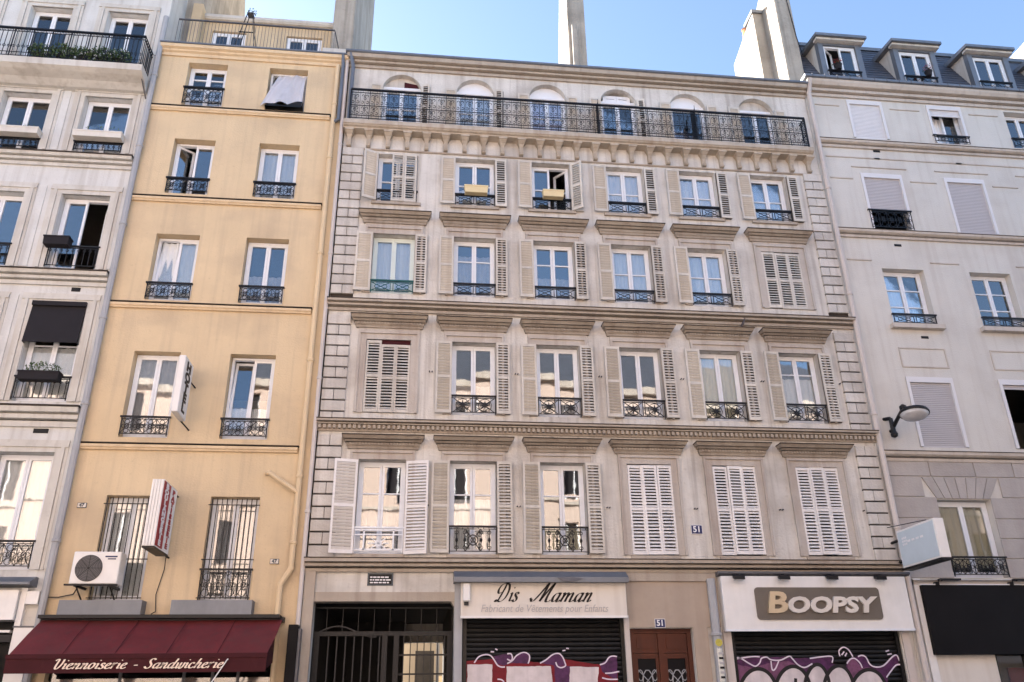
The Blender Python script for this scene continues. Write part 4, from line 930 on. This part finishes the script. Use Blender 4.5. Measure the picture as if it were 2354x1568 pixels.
b.f = [(2*i, 2*i+2, 2*i+3, 2*i+1) for i in range(n)]; b.build('valance', 'burgundy_dark', aw)
for x in (-6.62, -2.5): B().slab([(x, -.05, 3.24), (x, ay, 2.56), (x, ay, 2.32), (x, -.05, 2.5)], (.01, 0, 0)).build('side_flap', 'burgundy_dark', aw)
B().box(-6.62, -2.36, -.16, .0, 3.18, 3.27).build('cassette', 'iron', aw)
xa = P(122, 1530, ay).x; xb = P(512, 1530, ay).x; s = 'Viennoiserie - Sandwicherie'; tot = sum(GL[ch][0] for ch in s)
sz = .088; script(aw, s, xa, 2.365, ay-.045, sz, 'lettering_cream', .27, .12, .28, (xb-xa)/(tot*sz))
p, q = P(522, 1517, ay-.08), P(470, 1592, ay-.08); B().bar(p, q, .010, 6).build('crank_rod', 'plastic_white', aw)
B().bar((p.x, ay-.08, p.z), (p.x, ay, p.z+.02), .012, 6).build('crank_eye', 'plastic_white', aw)
# air conditioner
ac = thing('air_conditioner', 'white air conditioner outdoor unit on brackets below the barred window', 'air conditioner', (-5.68, -.35, 3.72))
x0, x1, z0, z1, yf, yk = -6.12, -5.30, 3.80, 4.37, -.52, -.20
B().box(x0, x1, yf, yk, z0, z1).build('casing', 'plastic_white', ac, bevel=.015)
xc, zc = x0+.30, (z0+z1)/2-.01
B().lathe((xc, yf+.005, zc), [(.235,0),(.235,.012),(.215,.02)], 28, (0,-1,0)).build('fan_guard', 'iron_grey', ac)
b = B()
for k in range(9): b.ring((xc, yf-.018, zc), .02+.026*k, .004, 20)
for k in range(8): a_ = k*math.pi/4; b.bar((xc, yf-.018, zc), (xc+.23*math.cos(a_), yf-.018, zc+.23*math.sin(a_)), .005)
b.build('fan_grille', 'iron', ac)
for k in range(5):
    a_ = k*2*math.pi/5; B().slab([(xc+.03*math.cos(a_), yf-.008, zc+.03*math.sin(a_)), (xc+.2*math.cos(a_-.35), yf-.008, zc+.2*math.sin(a_-.35)), (xc+.2*math.cos(a_+.25), yf-.012, zc+.2*math.sin(a_+.25))], (0, -.002, 0)).build('fan_blade', 'black', ac)
B().box(x1-.27, x1-.06, yf-.006, yf+.01, z1-.10, z1-.075).build('badge', 'ink_blue', ac); B().box(x1-.22, x1-.08, yf-.006, yf+.01, z1-.14, z1-.12).build('badge', 'ink_blue', ac)
for k in range(6): B().box(x1-.004, x1+.006, yf+.06, yk-.06, z0+.09+k*.07, z0+.12+k*.07).build('side_louvre', 'plastic_white', ac)
for x in (x0+.12, x1-.12):
    b = B(); b.box(x-.02, x+.02, yf-.02, .04, z0-.045, z0-.001); b.bar((x, yf+.05, z0-.03), (x, .02, z0-.30), .014); b.build('bracket', 'iron', ac)
B().box(x0-.06, x1+.02, yf-.04, yf+.02, z0-.03, z0-.002).build('tray', 'iron', ac)
B().path([(x0+.05, -.2, z0-.02), (x0-.05, -.06, z0-.12), (x0-.3, -.05, z0-.17), (x0-.5, -.05, z0-.17)], .012).build('cable', 'iron', ac)
# projecting signs
hs = thing('hotel_sign', 'white projecting sign reading HOTEL beside the ochre upper windows', 'sign', (-4.75, -.45, 6.9))
X0, X1, Ya, Yb, Za, Zb = -4.77, -4.64, -.82, -.20, 6.98, 8.16
B().box(X0, X1, Ya, Yb, Za, Zb).build('sign_box', 'plastic_white', hs, bevel=.012)
for k, chh in enumerate('HOTEL'): text(hs, chh, .25, (X1+.003, (Ya+Yb)/2, Zb-.17-k*.21), 'ink', rot=(R(90), 0, R(90)), bold=.014, sx=1.7)
for z in (Za+.02, Zb-.25): B().path([(X1-.1, Yb-.02, z), (X1+.02, -.08, z-.12), (X1+.04, .03, z-.14)], .02).build('bracket', 'iron', hs)
bs = thing('bakery_sign', 'white and red projecting sign reading BOULANGERIE PATISSERIE by the air conditioner', 'sign', (-4.75, -.5, 4.3))
X0, X1, Ya, Yb, Za, Zb = -4.80, -4.59, -1.08, -.16, 4.38, 5.58
B().box(X0, X1, Ya, Yb, Za, Zb).build('sign_box', 'plastic_white', bs)
for k in range(4): B().box(X0+.006+k*.052, X0+.044+k*.052, Ya-.02, Ya+.005, Za+.01, Zb-.01).build('front_rib', 'plastic_white', bs)
B().box(X1-.002, X1+.006, Ya+.01, (Ya+Yb)/2, Za+.02, Zb-.02).build('red_panel', 'red_sign', bs)
for k, chh in enumerate('BOULANGERIE'): text(bs, chh, .125, (X1+.009, Ya+.23, Zb-.09-k*.102), 'enamel_white', rot=(R(90), 0, R(90)), bold=.007, sx=2.2)
for k, chh in enumerate('PATISSERIE'): text(bs, chh, .125, (X1+.004, Yb-.23, Zb-.10-k*.11), 'red_sign', rot=(R(90), 0, R(90)), bold=.007, sx=2.2)
for z in (Za-.01, Zb-.05): B().bar((X1-.05, Yb-.02, z), (X1-.02, .03, z-.02), .022).build('bracket', 'iron', bs)
B().box(X0, X1, Ya, Yb, Za-.03, Za-.001).build('base_plate', 'iron', bs)
B().path([(X1-.03, -.15, Za-.02), (X1-.06, -.03, Za-.25), (X1-.14, -.03, Za-.7), (X1-.10, -.03, Za-1.0), (X1-.12, -.2, 3.32)], .009).build('cable', 'iron', bs)
# number plates and plaques
def plate(label, p, wd, h, m, s, tm, size, cat='number plate', y=-.02, bold=.004):
    t = thing('number_plate', label, cat, (p.x, y, p.z)); B().box(p.x-wd/2, p.x+wd/2, y-.008, y+.03, p.z-h/2, p.z+h/2).build('plate', m, t, bevel=.003)
    B().box(p.x-wd/2-.008, p.x+wd/2+.008, y-.003, y+.03, p.z-h/2-.008, p.z+h/2+.008).build('rim', 'enamel_white' if m == 'ink_blue' else 'plate_grey', t)
    text(t, s, size, (p.x, y-.011, p.z), tm, ext=.002, bold=bold); return t
plate('blue enamel plate numbered 51 on the wall between the closed white shutters', P(1601, 1218), .22, .17, 'ink_blue', '51', 'enamel_white', .17)
plate('dark blue plate numbered 51 over the brown front door', P(1517, 1433, -.03), .19, .15, 'ink_blue', '51', 'enamel_white', .15, y=-.045)
plate('small white plate numbered 47 next to the barred window above the air conditioner', P(189, 1162), .15, .08, 'sign_white', '47', 'plate_grey', .09)
plate('small white plate numbered 47 next to the ochre downpipe', P(631, 1291), .15, .08, 'sign_white', '47', 'plate_grey', .09)
t = thing('wall_plaque', 'dark plaque with three lines of white lettering above the carriage gate', 'plaque', (-.64, -.02, 3.86))
B().box(-.89, -.40, -.015, .02, 3.85, 4.085).build('plate', 'plate_grey', t); B().box(-.86, -.43, -.021, -.01, 3.875, 4.06).build('field', 'black', t)
rr = random.Random(3)
for k, z in enumerate((4.005, 3.955, 3.905)):
    x = -.84
    while x < -.48:
        w_ = rr.uniform(.03, .09); B().box(x, min(x+w_, -.45), -.025, -.015, z-.012, z+.012).build('lettering', 'enamel_white', t); x += w_+.014
# fascia: Dis Maman
fs = thing('shop_sign', 'cream fascia sign with black script Dis Maman under a zinc canopy', 'shop sign', (2.5, -.2, 3.26))
p0, p1 = P(1060, 1338, -.25), P(1443, 1418, -.25); x0, x1, z0, z1 = p0.x, p1.x, 3.26, 3.90
B().box(x0, x1, -.25, .02, z0, z1).build('board', 'sign_white', fs, bevel=.006)
B().box(x0-.005, x1+.005, -.262, -.2, z0-.03, z0+.012).build('edge_trim', 'plastic_white', fs)
prism_part(fs, 'canopy', 'zinc', x0-.14, x1+.03, [(.02,4.11),(-.20,4.095),(-.42,3.96),(-.42,3.87),(.02,3.885)])
b = B(); b.slab([(2.72, -.435, 3.95), (2.98, -.432, 3.965), (3.22, -.44, 3.93), (3.02, -.45, 3.87), (2.8, -.44, 3.885)], (0, .03, 0)); b.build('canopy_dent', 'iron_grey', fs)
Zs = (1780, 2150, 4.0586)
def zp(x, y): return P((Zs[0]+x/Zs[2])/1.6313, (Zs[1]+y/Zs[2])/1.6313, -.26)
a_, c_ = zp(300, 420), zp(700, 420); s = 'Dis'; tot = sum(GL[k][0] for k in s); sz = .17; script(fs, s, a_.x, a_.z-.01, -.258, sz, 'ink', .30, .05, .42, (c_.x-a_.x)/(tot*sz)*.86)
a_, c_ = zp(830, 425), zp(1840, 425); s = 'Maman'; tot = sum(GL[k][0] for k in s); script(fs, s, a_.x, a_.z-.01, -.258, sz, 'ink', .30, .05, .42, (c_.x-a_.x)/(tot*sz)*.93)
a_, c_ = zp(90, 570), zp(2030, 590)
t = text(fs, 'Fabricant de Vêtements pour Enfants', .19, ((a_.x+c_.x)/2, -.258, (a_.z+c_.z)/2+.05), 'ink_pale', shear=.25, ext=.002, sx=1.0)
t.scale = ((c_.x-a_.x)/max(.1, t.dimensions.x), 1, 1)
t = thing('alarm_box', 'small white alarm box at the corner of the script shop sign', 'alarm box', (.98, -.3, 3.5)); B().box(.92, 1.06, -.36, -.24, 3.52, 3.86).build('casing', 'plastic_white', t, bevel=.02); B().box(.95, 1.03, -.33, -.26, 3.46, 3.525).build('nozzle', 'iron', t); B().box(.93, 1.05, -.245, -.18, 3.55, 3.82).build('mount', 'iron_grey', t)
for x in (SH1[0]-.10,): B().box(x-.05, x+.10, -.05, .03, .14, 4.05).build('shopfront_pier', 'pipe_grey', main)
B().box(4.06, 4.16, -.04, .03, .14, 3.3).build('shopfront_pier', 'pipe_white', main)
# fascia: BOOPSY
fb = thing('shop_sign', 'white fascia sign with a taupe panel and raised metallic BOOPSY letters', 'shop sign', (7.95, -.2, 3.0))
x0, x1, z0, z1 = 6.03, 9.90, 3.0, 4.02
B().box(x0, x1, -.22, .02, z0, z1).build('board', 'plastic_white', fb, bevel=.008)
B().box(x0-.004, x1+.004, -.228, -.15, z0-.02, z0+.02).build('edge_trim', 'white_paint', fb)
px0, px1, pz0, pz1 = 6.68, 9.27, 3.19, 3.80
b = B(); r_ = .07; pts = []
for cx, cz, a0 in ((px1-r_, pz1-r_, 0), (px0+r_, pz1-r_, 90), (px0+r_, pz0+r_, 180), (px1-r_, pz0+r_, 270)): pts += [(cx+r_*math.cos(R(a0+k*18)), -.25, cz+r_*math.sin(R(a0+k*18))) for k in range(6)]
b.slab(pts[::-1], (0, .05, 0)); b.build('panel', 'taupe', fb)
for s, xx, zz, size, sx in (('B', 6.86, 3.49, .55, 1.05), ('OOPSY', 7.28, 3.45, .40, 1.3)):
    o = text(fb, s, size, (xx, -.275, zz), 'gold' if s == 'B' else 'sign_white', shear=.16, bold=.017, ext=.025, sx=1.0, align='LEFT')
    wd = o.dimensions.x; o.scale = ((.42 if s == 'B' else 1.88)/wd, 1, 1)
for k, x in enumerate((6.35, 7.28, 8.28, 9.30)):
    o = B().box(x-.03, x+.03, -.30, -.05, 4.0, 4.05).build('spotlight', 'iron', fb)
    B().hexa([(x-.11,-.40,3.93),(x+.11,-.40,3.93),(x+.09,-.26,3.97),(x-.09,-.26,3.97)], [(x-.11,-.40,4.0),(x+.11,-.40,4.0),(x+.09,-.26,4.05),(x-.09,-.26,4.05)]).build('lamp_head', 'iron', o)
    B().box(x-.09, x+.09, -.395, -.29, 3.925, 3.935).build('lamp_glass', 'lamp_glass', o)
prism_part(main, 'shop_cornice', 'iron_grey', 5.98, 10.02, [(.02,4.03),(-.16,4.03),(-.24,4.07),(-.24,4.11),(.02,4.115)])
for x in (6.02, 9.70): B().box(x, x+.16, -.04, .03, .14, 3.02).build('shopfront_pier', 'pipe_white', main)
# stickers on the pipe
t = thing('sticker', 'round yellow sticker on the grey pipe beside the brown door', 'sticker', (5.86, -.19, 2.78)); B().lathe((5.86, -.186, 2.78), [(.07,0),(.07,.002)], 16, (0,-1,0)).build('paper', 'sticker_yellow', t)
t = thing('sticker', 'torn white paper strip with dark lettering pasted down the grey pipe', 'sticker', (5.87, -.19, 2.2))
b = B(); n = 8
for i in range(n+1):
    a_ = R(-125+70*i/n); b.v += [(5.86+.0865*math.cos(a_), -.10+.0865*math.sin(a_), 2.08+.02*math.sin(i*2.1)), (5.86+.0865*math.cos(a_), -.10+.0865*math.sin(a_), 2.68+.015*math.sin(i*1.7))]
b.f = [(2*i, 2*i+2, 2*i+3, 2*i+1) for i in range(n)]; b.build('paper', 'sticker', t)
rr = random.Random(5)
for k in range(6): B().box(5.83, 5.90+.02*rr.random(), -.1905, -.1885, 2.14+k*.085, 2.18+k*.085).build('lettering', 'ink_pale' if k % 2 else 'ink', t)
# light box sign
lb = thing('light_box_sign', 'pale blue projecting light box sign over the black shop panel', 'sign', (9.85, -1.1, 4.12))
B().box(9.77, 9.97, -1.78, -.45, 4.14, 4.88).build('casing', 'plastic_white', lb, bevel=.01); B().box(9.762, 9.78, -1.74, -.49, 4.18, 4.84).build('face', 'light_panel', lb)
B().box(9.76, 9.98, -1.80, -.43, 4.10, 4.142).build('base_rail', 'iron', lb)
for i in range(3):
    for k in range(3): B().box(9.757, 9.763, -.66-.06*i, -.62-.06*i, 4.56+.06*k, 4.60+.06*k).build('emblem_dot', 'enamel_white', lb)
for yy in (-.80, -.95, -1.1, -1.25): B().box(9.757, 9.763, yy-.10, yy, 4.60, 4.64).build('lettering', 'enamel_white', lb)
for z in (4.30, 4.72): B().bar((9.86, -.46, z), (9.86, .03, z), .03).build('bracket', 'iron', lb)
B().bar((9.80, -1.5, 4.90), (9.84, .02, 5.05), .008).build('stay_wire', 'iron', lb)
# black fascia
bf = thing('shop_sign', 'plain black fascia panel under spotlights on the cream building', 'shop sign', (13, -.2, 2.5))
B().box(10.25, 19.5, -.20, -.06, 2.53, 3.86).build('panel', 'black_panel', bf, bevel=.006)
B().box(10.24, 19.5, -.18, -.02, 3.86, 3.885).build('edge_trim', 'plastic_white', bf)
B().box(10.30, 19.4, -.10, .03, 2.6, 3.8).build('mount', 'iron', bf)
for k, x in enumerate((10.62, 12.25, 13.9, 15.5)):
    o = B().path([(x+.10, -.02, 3.93), (x, -.25, 3.96), (x-.05, -.40, 3.92)], .02).build('spotlight', 'iron', bf); B().box(x-.06, x+.02, -.2, -.05, 3.84, 3.92).build('clamp', 'iron', o)
    B().box(x-.02, x+.42, -.34, -.22, 3.935, 3.97).build('lamp_head', 'iron', o)
# white fascia of the left shop
t = thing('shop_sign', 'blank white fascia board below the grey shop canopy of the white building', 'shop sign', (-9, -.2, 3.2)); B().box(-12.5, -6.98-.08, -.2, .08, 3.22, 3.74).build('board', 'plastic_white', t, bevel=.006); B().box(-12.5, -7.06, -.21, -.15, 3.19, 3.225).build('edge_trim', 'iron', t)
t = thing('shop_shelter', 'dark shop window frame with a red blind under the white fascia', 'shopfront', (-9, -.1, 2.0)); B().box(-12.3, -7.1, -.12, .0, 3.02, 3.06).build('light_strip', 'plastic_white', t); B().box(-12.3, -7.05, -.14, .05, 2.86, 2.98).build('head', 'iron', t); B().box(-12.3, -7.35, -.5, .05, 2.3, 2.75).build('blind', 'burgundy_dark', t)
t = thing('notice_board', 'light grey upright board beside the burgundy awning', 'board', (-6.85, -.1, .14)); B().box(-7.04, -6.72, -.12, -.06, .14, 3.1).build('panel', 'plastic_white', t); B().box(-7.06, -6.70, -.13, -.05, 3.1, 3.13).build('edge_trim', 'iron_grey', t)
t = thing('banner_box', 'tall black box on the wall between the awning and the carriage gate', 'sign box', (-2.05, -.2, .14)); B().box(-2.24, -2.06, -.34, -.14, .14, 3.12).build('casing', 'black_panel', t, bevel=.01); B().box(-2.0625, -2.02, -.30, -.03, .5, 3.05).build('mount', 'iron_grey', t)
# wall-mounted street lamp
lp = thing('street_lamp', 'black wall-mounted street lamp with a shallow glass bowl over the string course', 'street lamp', (10.2, -.3, 6.9))
w0 = P(2056, 998, -.12); w1 = P(2047, 962, -.12); e = P(2076, 938, -.7); h = P(2102, 952, -1.0)
B().bar(w0, w1, .055, 8, .045).build('bracket_post', 'iron', lp); B().lathe(w0-Vector((0,0,.08)), [(.02,0),(.07,.03),(.08,.08),(.055,.14)], 12).build('post_finial', 'iron', lp)
B().bar(w1, (w1.x-.1, .03, w1.z+.02), .04, 6).build('wall_arm', 'iron', lp); B().bar(w0+Vector((0,0,.1)), (w0.x, .03, w0.z+.1), .04, 6).build('wall_arm', 'iron', lp)
B().bar((w0.x+.02, -.13, (w0.z+w1.z)/2), e, .045, 8, .04).build('arm', 'iron', lp); B().lathe(e-Vector((0,0,.05)), [(.03,0),(.075,.03),(.075,.09),(.03,.13)], 10).build('knuckle', 'iron', lp)
ax = Vector((.10, .12, 1)).normalized(); B().bar(e, h+ax*.07, .05, 8, .06).build('arm_neck', 'iron', lp)
B().lathe(h, [(.30,0),(.305,.03),(.28,.075),(.18,.12),(.05,.14)], 26, ax).build('hood', 'iron', lp, smooth=False); B().lathe(h, [(.05,-.12),(.16,-.10),(.24,-.06),(.285,-.005)], 26, ax).build('bowl', 'lamp_glass', lp, smooth=True)
# planters and plants
planter('white flower box with sparse plants outside the white building, next to the grey downpipe', -8.10, -7.02, -.26, -.05, 13.74, 13.90, 'planter_white', [('leaf', .5), ('leaf_pale', .3)])
planter('white flower box outside the white building, second window from the grey downpipe', -9.92, -8.84, -.26, -.05, 13.74, 13.90, 'planter_white', [('leaf', .4)])
planter('dark flower box with trailing leaves hung on the guard under the black window awning', -7.98, -7.2, -.26, -.06, 7.78, 7.96, 'blind_dark', [('leaf', 1.4), ('leaf_pale', .7)], hgt=.16)
planter('black empty box hung on the guard of the open window of the white building', -8.12, -7.60, -.30, -.08, 10.86, 11.06, 'blind_dark', [])
for k, (x, s_) in enumerate(((-7.35, .16), (-7.75, .2), (-8.2, .15), (-8.65, .2), (-9.1, .15))):
    nm = ['bushy plant with white flowers behind the top balcony railing, nearest the grey downpipe', 'leafy pot plant on the top balcony, second from the grey downpipe', 'low leafy pot plant on the top balcony, third from the grey downpipe', 'spreading pot plant on the top balcony, fourth from the grey downpipe', 'small pot plant on the top balcony, fifth from the grey downpipe'][k]
    t = thing('potted_plant', nm, 'plant', (x, -.45, 15.6), 'pot plants along the top balcony'); rr = random.Random(k)
    B().lathe((x, -.45, 15.6), [(.09,0),(.12,.18),(.125,.2)], 10).build('pot', 'blind_dark', t); foliage((x, -.50, 15.86), (.30, .20, s_*1.3), 420, .07, rr).build('foliage', 'leaf', t); foliage((x, -.54, 15.88), (.28, .16, s_*1.25), 130, .06, rr).build('foliage', 'leaf_pale', t)
    if k == 0: foliage((x, -.58, 15.9), (.26, .1, .16), 50, .045, rr).build('blossom', 'enamel_white', t)
planter('pale yellow flower box on the guard of the closed window in the second shuttered bay', .87, 1.42, -.22, -.05, 12.80, 12.99, 'planter_yellow', [('leaf_pale', .35), ('leaf', .1)], hgt=.07)
planter('pale yellow flower box on the guard of the window with its casement swung open', 2.74, 3.24, -.22, -.05, 12.80, 12.98, 'planter_yellow', [('leaf_pale', .3)], hgt=.06)
# white sheet blowing out of the ochre top window
t = thing('hanging_sheet', 'white sheet hanging out of the open top window of the ochre building', 'sheet', (-3.5, -.1, 15.0))
b = B(); n = 22; m_ = 12; a, c = YB[1]
for j in range(m_+1):
    v = j/m_
    for i in range(n+1):
        u = i/n; left = a+.22*(1-v)+(-.10*v); xx = left+(c-.05-left)*u; bulge = math.sin(v*math.pi*.55)*.12*(1-.4*u)
        b.v.append((xx, .14-bulge*.6-.20*v+.035*math.sin(u*17+v*2.5)+.02*math.sin(u*7-v*5), 16.2-1.17*v+.16*v*u+.05*v*math.sin(u*5)))
b.f = [(j*(n+1)+i, j*(n+1)+i+1, (j+1)*(n+1)+i+1, (j+1)*(n+1)+i) for j in range(m_) for i in range(n)]; b.build('cloth', 'sheet', t, smooth=True)
t = thing('dark_blanket', 'dark crumpled blanket lying on the sill under the white sheet', 'blanket', (-3.5, -.05, 15.0))
b = B(); n = 16
for i in range(n+1):
    u = i/n; xx = a+.02+(c-a-.06)*u; hgt = .03+.18*u+.05*math.sin(u*9)
    b.v += [(xx, -.14, 15.02), (xx, -.12, 15.02+hgt*.8), (xx, .02, 15.03+hgt), (xx, .15, 15.02)]
for i in range(n): b.f += [(4*i+k, 4*i+4+k, 4*i+5+k, 4*i+1+k) for k in range(3)]
b.build('cloth', 'black', t, smooth=True)
# trestle with a plant on the terrace
t = thing('trestle', 'dark folding trestle with a plant on top standing on the roof terrace', 'trestle', (-4.75, .2, 16.76))
for s, y in ((-1, .1), (1, .1), (-1, .45), (1, .45)): B().bar((-4.72+s*.28, y, 16.76), (-4.72+s*.06, y*.5+.14, 18.25), .012).build('leg', 'iron', t)
B().box(-4.80, -4.64, .18, .38, 18.24, 18.26).build('top', 'iron_grey', t); B().bar((-4.9, .1, 17.5), (-4.54, .1, 17.5), .014).build('stretcher', 'iron', t)
rr = random.Random(8); foliage((-4.70, .28, 18.36), (.12, .1, .12), 60, .06, rr).build('foliage', 'leaf', t)
# pigeon on the hood
pz = 9.26+.256; pxx = P(1707, 745, -.15).x
t = thing('pigeon', 'grey pigeon perched on a stone window hood', 'bird', (pxx, -.15, pz))
b = B(); ringsv = [(-.13,.03,.012),(-.09,.055,.03),(-.03,.09,.055),(.03,.125,.06),(.07,.165,.045),(.09,.20,.03),(.105,.225,.032),(.125,.235,.022),(.15,.23,.004)]
k8 = 10
for (dx, dz, rr_) in ringsv:
    for i in range(k8): a_ = 2*math.pi*i/k8; b.v.append((pxx+dx*.4, -.15-dx*.5+rr_*math.cos(a_), pz+dz+rr_*math.sin(a_)))
b.f = [(j*k8+i, j*k8+(i+1)%k8, (j+1)*k8+(i+1)%k8, (j+1)*k8+i) for j in range(len(ringsv)-1) for i in range(k8)]+[tuple(range(k8)), tuple(range((len(ringsv)-1)*k8, len(ringsv)*k8))]
b.build('body', 'pigeon', t, smooth=True)
for s in (-1, 1): B().bar((pxx+s*.02, -.15, pz+.07), (pxx+s*.02, -.16, pz), .006, 5).build('leg', 'clay', t)

# ================================================================== courtyard and the far side of the street (seen in the glass)
yd = thing('courtyard_house', 'sunlit ochre courtyard house seen through the carriage gate', 'building', (0, 14, 0))
b = B(); wall(b, -6, 8, 0, 12, [(-1.6+1.8*i, -.7+1.8*i, z, z+1.7) for i in range(4) for z in (.9, 4, 7)], .25, 13.0); b.box(-6, 8, 13.3, 15, 0, 12); b.build('wall', 'courtyard', yd)
b = B(); wall(b, 0, 4, 0, 0.01, [], .1, 0); 
for i in range(4): window(yd, -1.59+1.8*i, -.71+1.8*i, .92, 2.58, y=13.12)
opp = [('pink rendered apartment house across the street', 'pink_render', -26, -4.5, 15.6), ('salmon rendered apartment house across the street', 'pale_render', -4.5, 13.5, 16.2), ('tall pink plaster apartment house across the street', 'pink_render', 13.5, 40, 15.4)]
for lab, m, x0, x1, h in opp:
    t = thing('apartment_building', lab, 'building', ((x0+x1)/2, -20, 0)); o_ = []
    nb = int((x1-x0)/2.3); sp = (x1-x0)/nb; cs = [x0+sp*(i+.5) for i in range(nb)]
    for z in (4.6, 7.6, 10.5, 13.2): o_ += [(c-.55, c+.55, z, z+1.8) for c in cs]
    o_ += [(c-.85, c+.85, 0, 3.3) for c in cs]
    b = B(); wall(b, x0, x1, 0, h, o_, -.25, -20.0); b.box(x0, x1, -28, -20.35, 0, h); b.build('wall', m, t)
    B().hexa([(x0,-28,h),(x1,-28,h),(x1,-19.9,h),(x0,-19.9,h)], [(x0,-27,h+2.6),(x1,-27,h+2.6),(x1,-21.4,h+2.6),(x0,-21.4,h+2.6)]).build('roof', 'slate', t)
    B().box(x0, x1, -20, -19.7, h-.35, h-.02).build('cornice', 'cream_trim', t)
    for z in (4.2, 10.2): B().box(x0, x1, -20, -19.85, z, z+.15).build('string_course', 'cream_trim', t)
    me = B().box(-.55, .55, -.04, 0, 0, 1.8).mesh('blind_dark'); mw = B().box(-.03, .03, 0, .05, 0, 1.8).box(-.55, -.48, 0, .05, 0, 1.8).box(.48, .55, 0, .05, 0, 1.8).mesh('white_paint')
    for z in (4.6, 7.6, 10.5, 13.2):
        for c in cs: p_ = obj('window', me, t, (c, -20.24, z)); obj('sash', mw, p_)
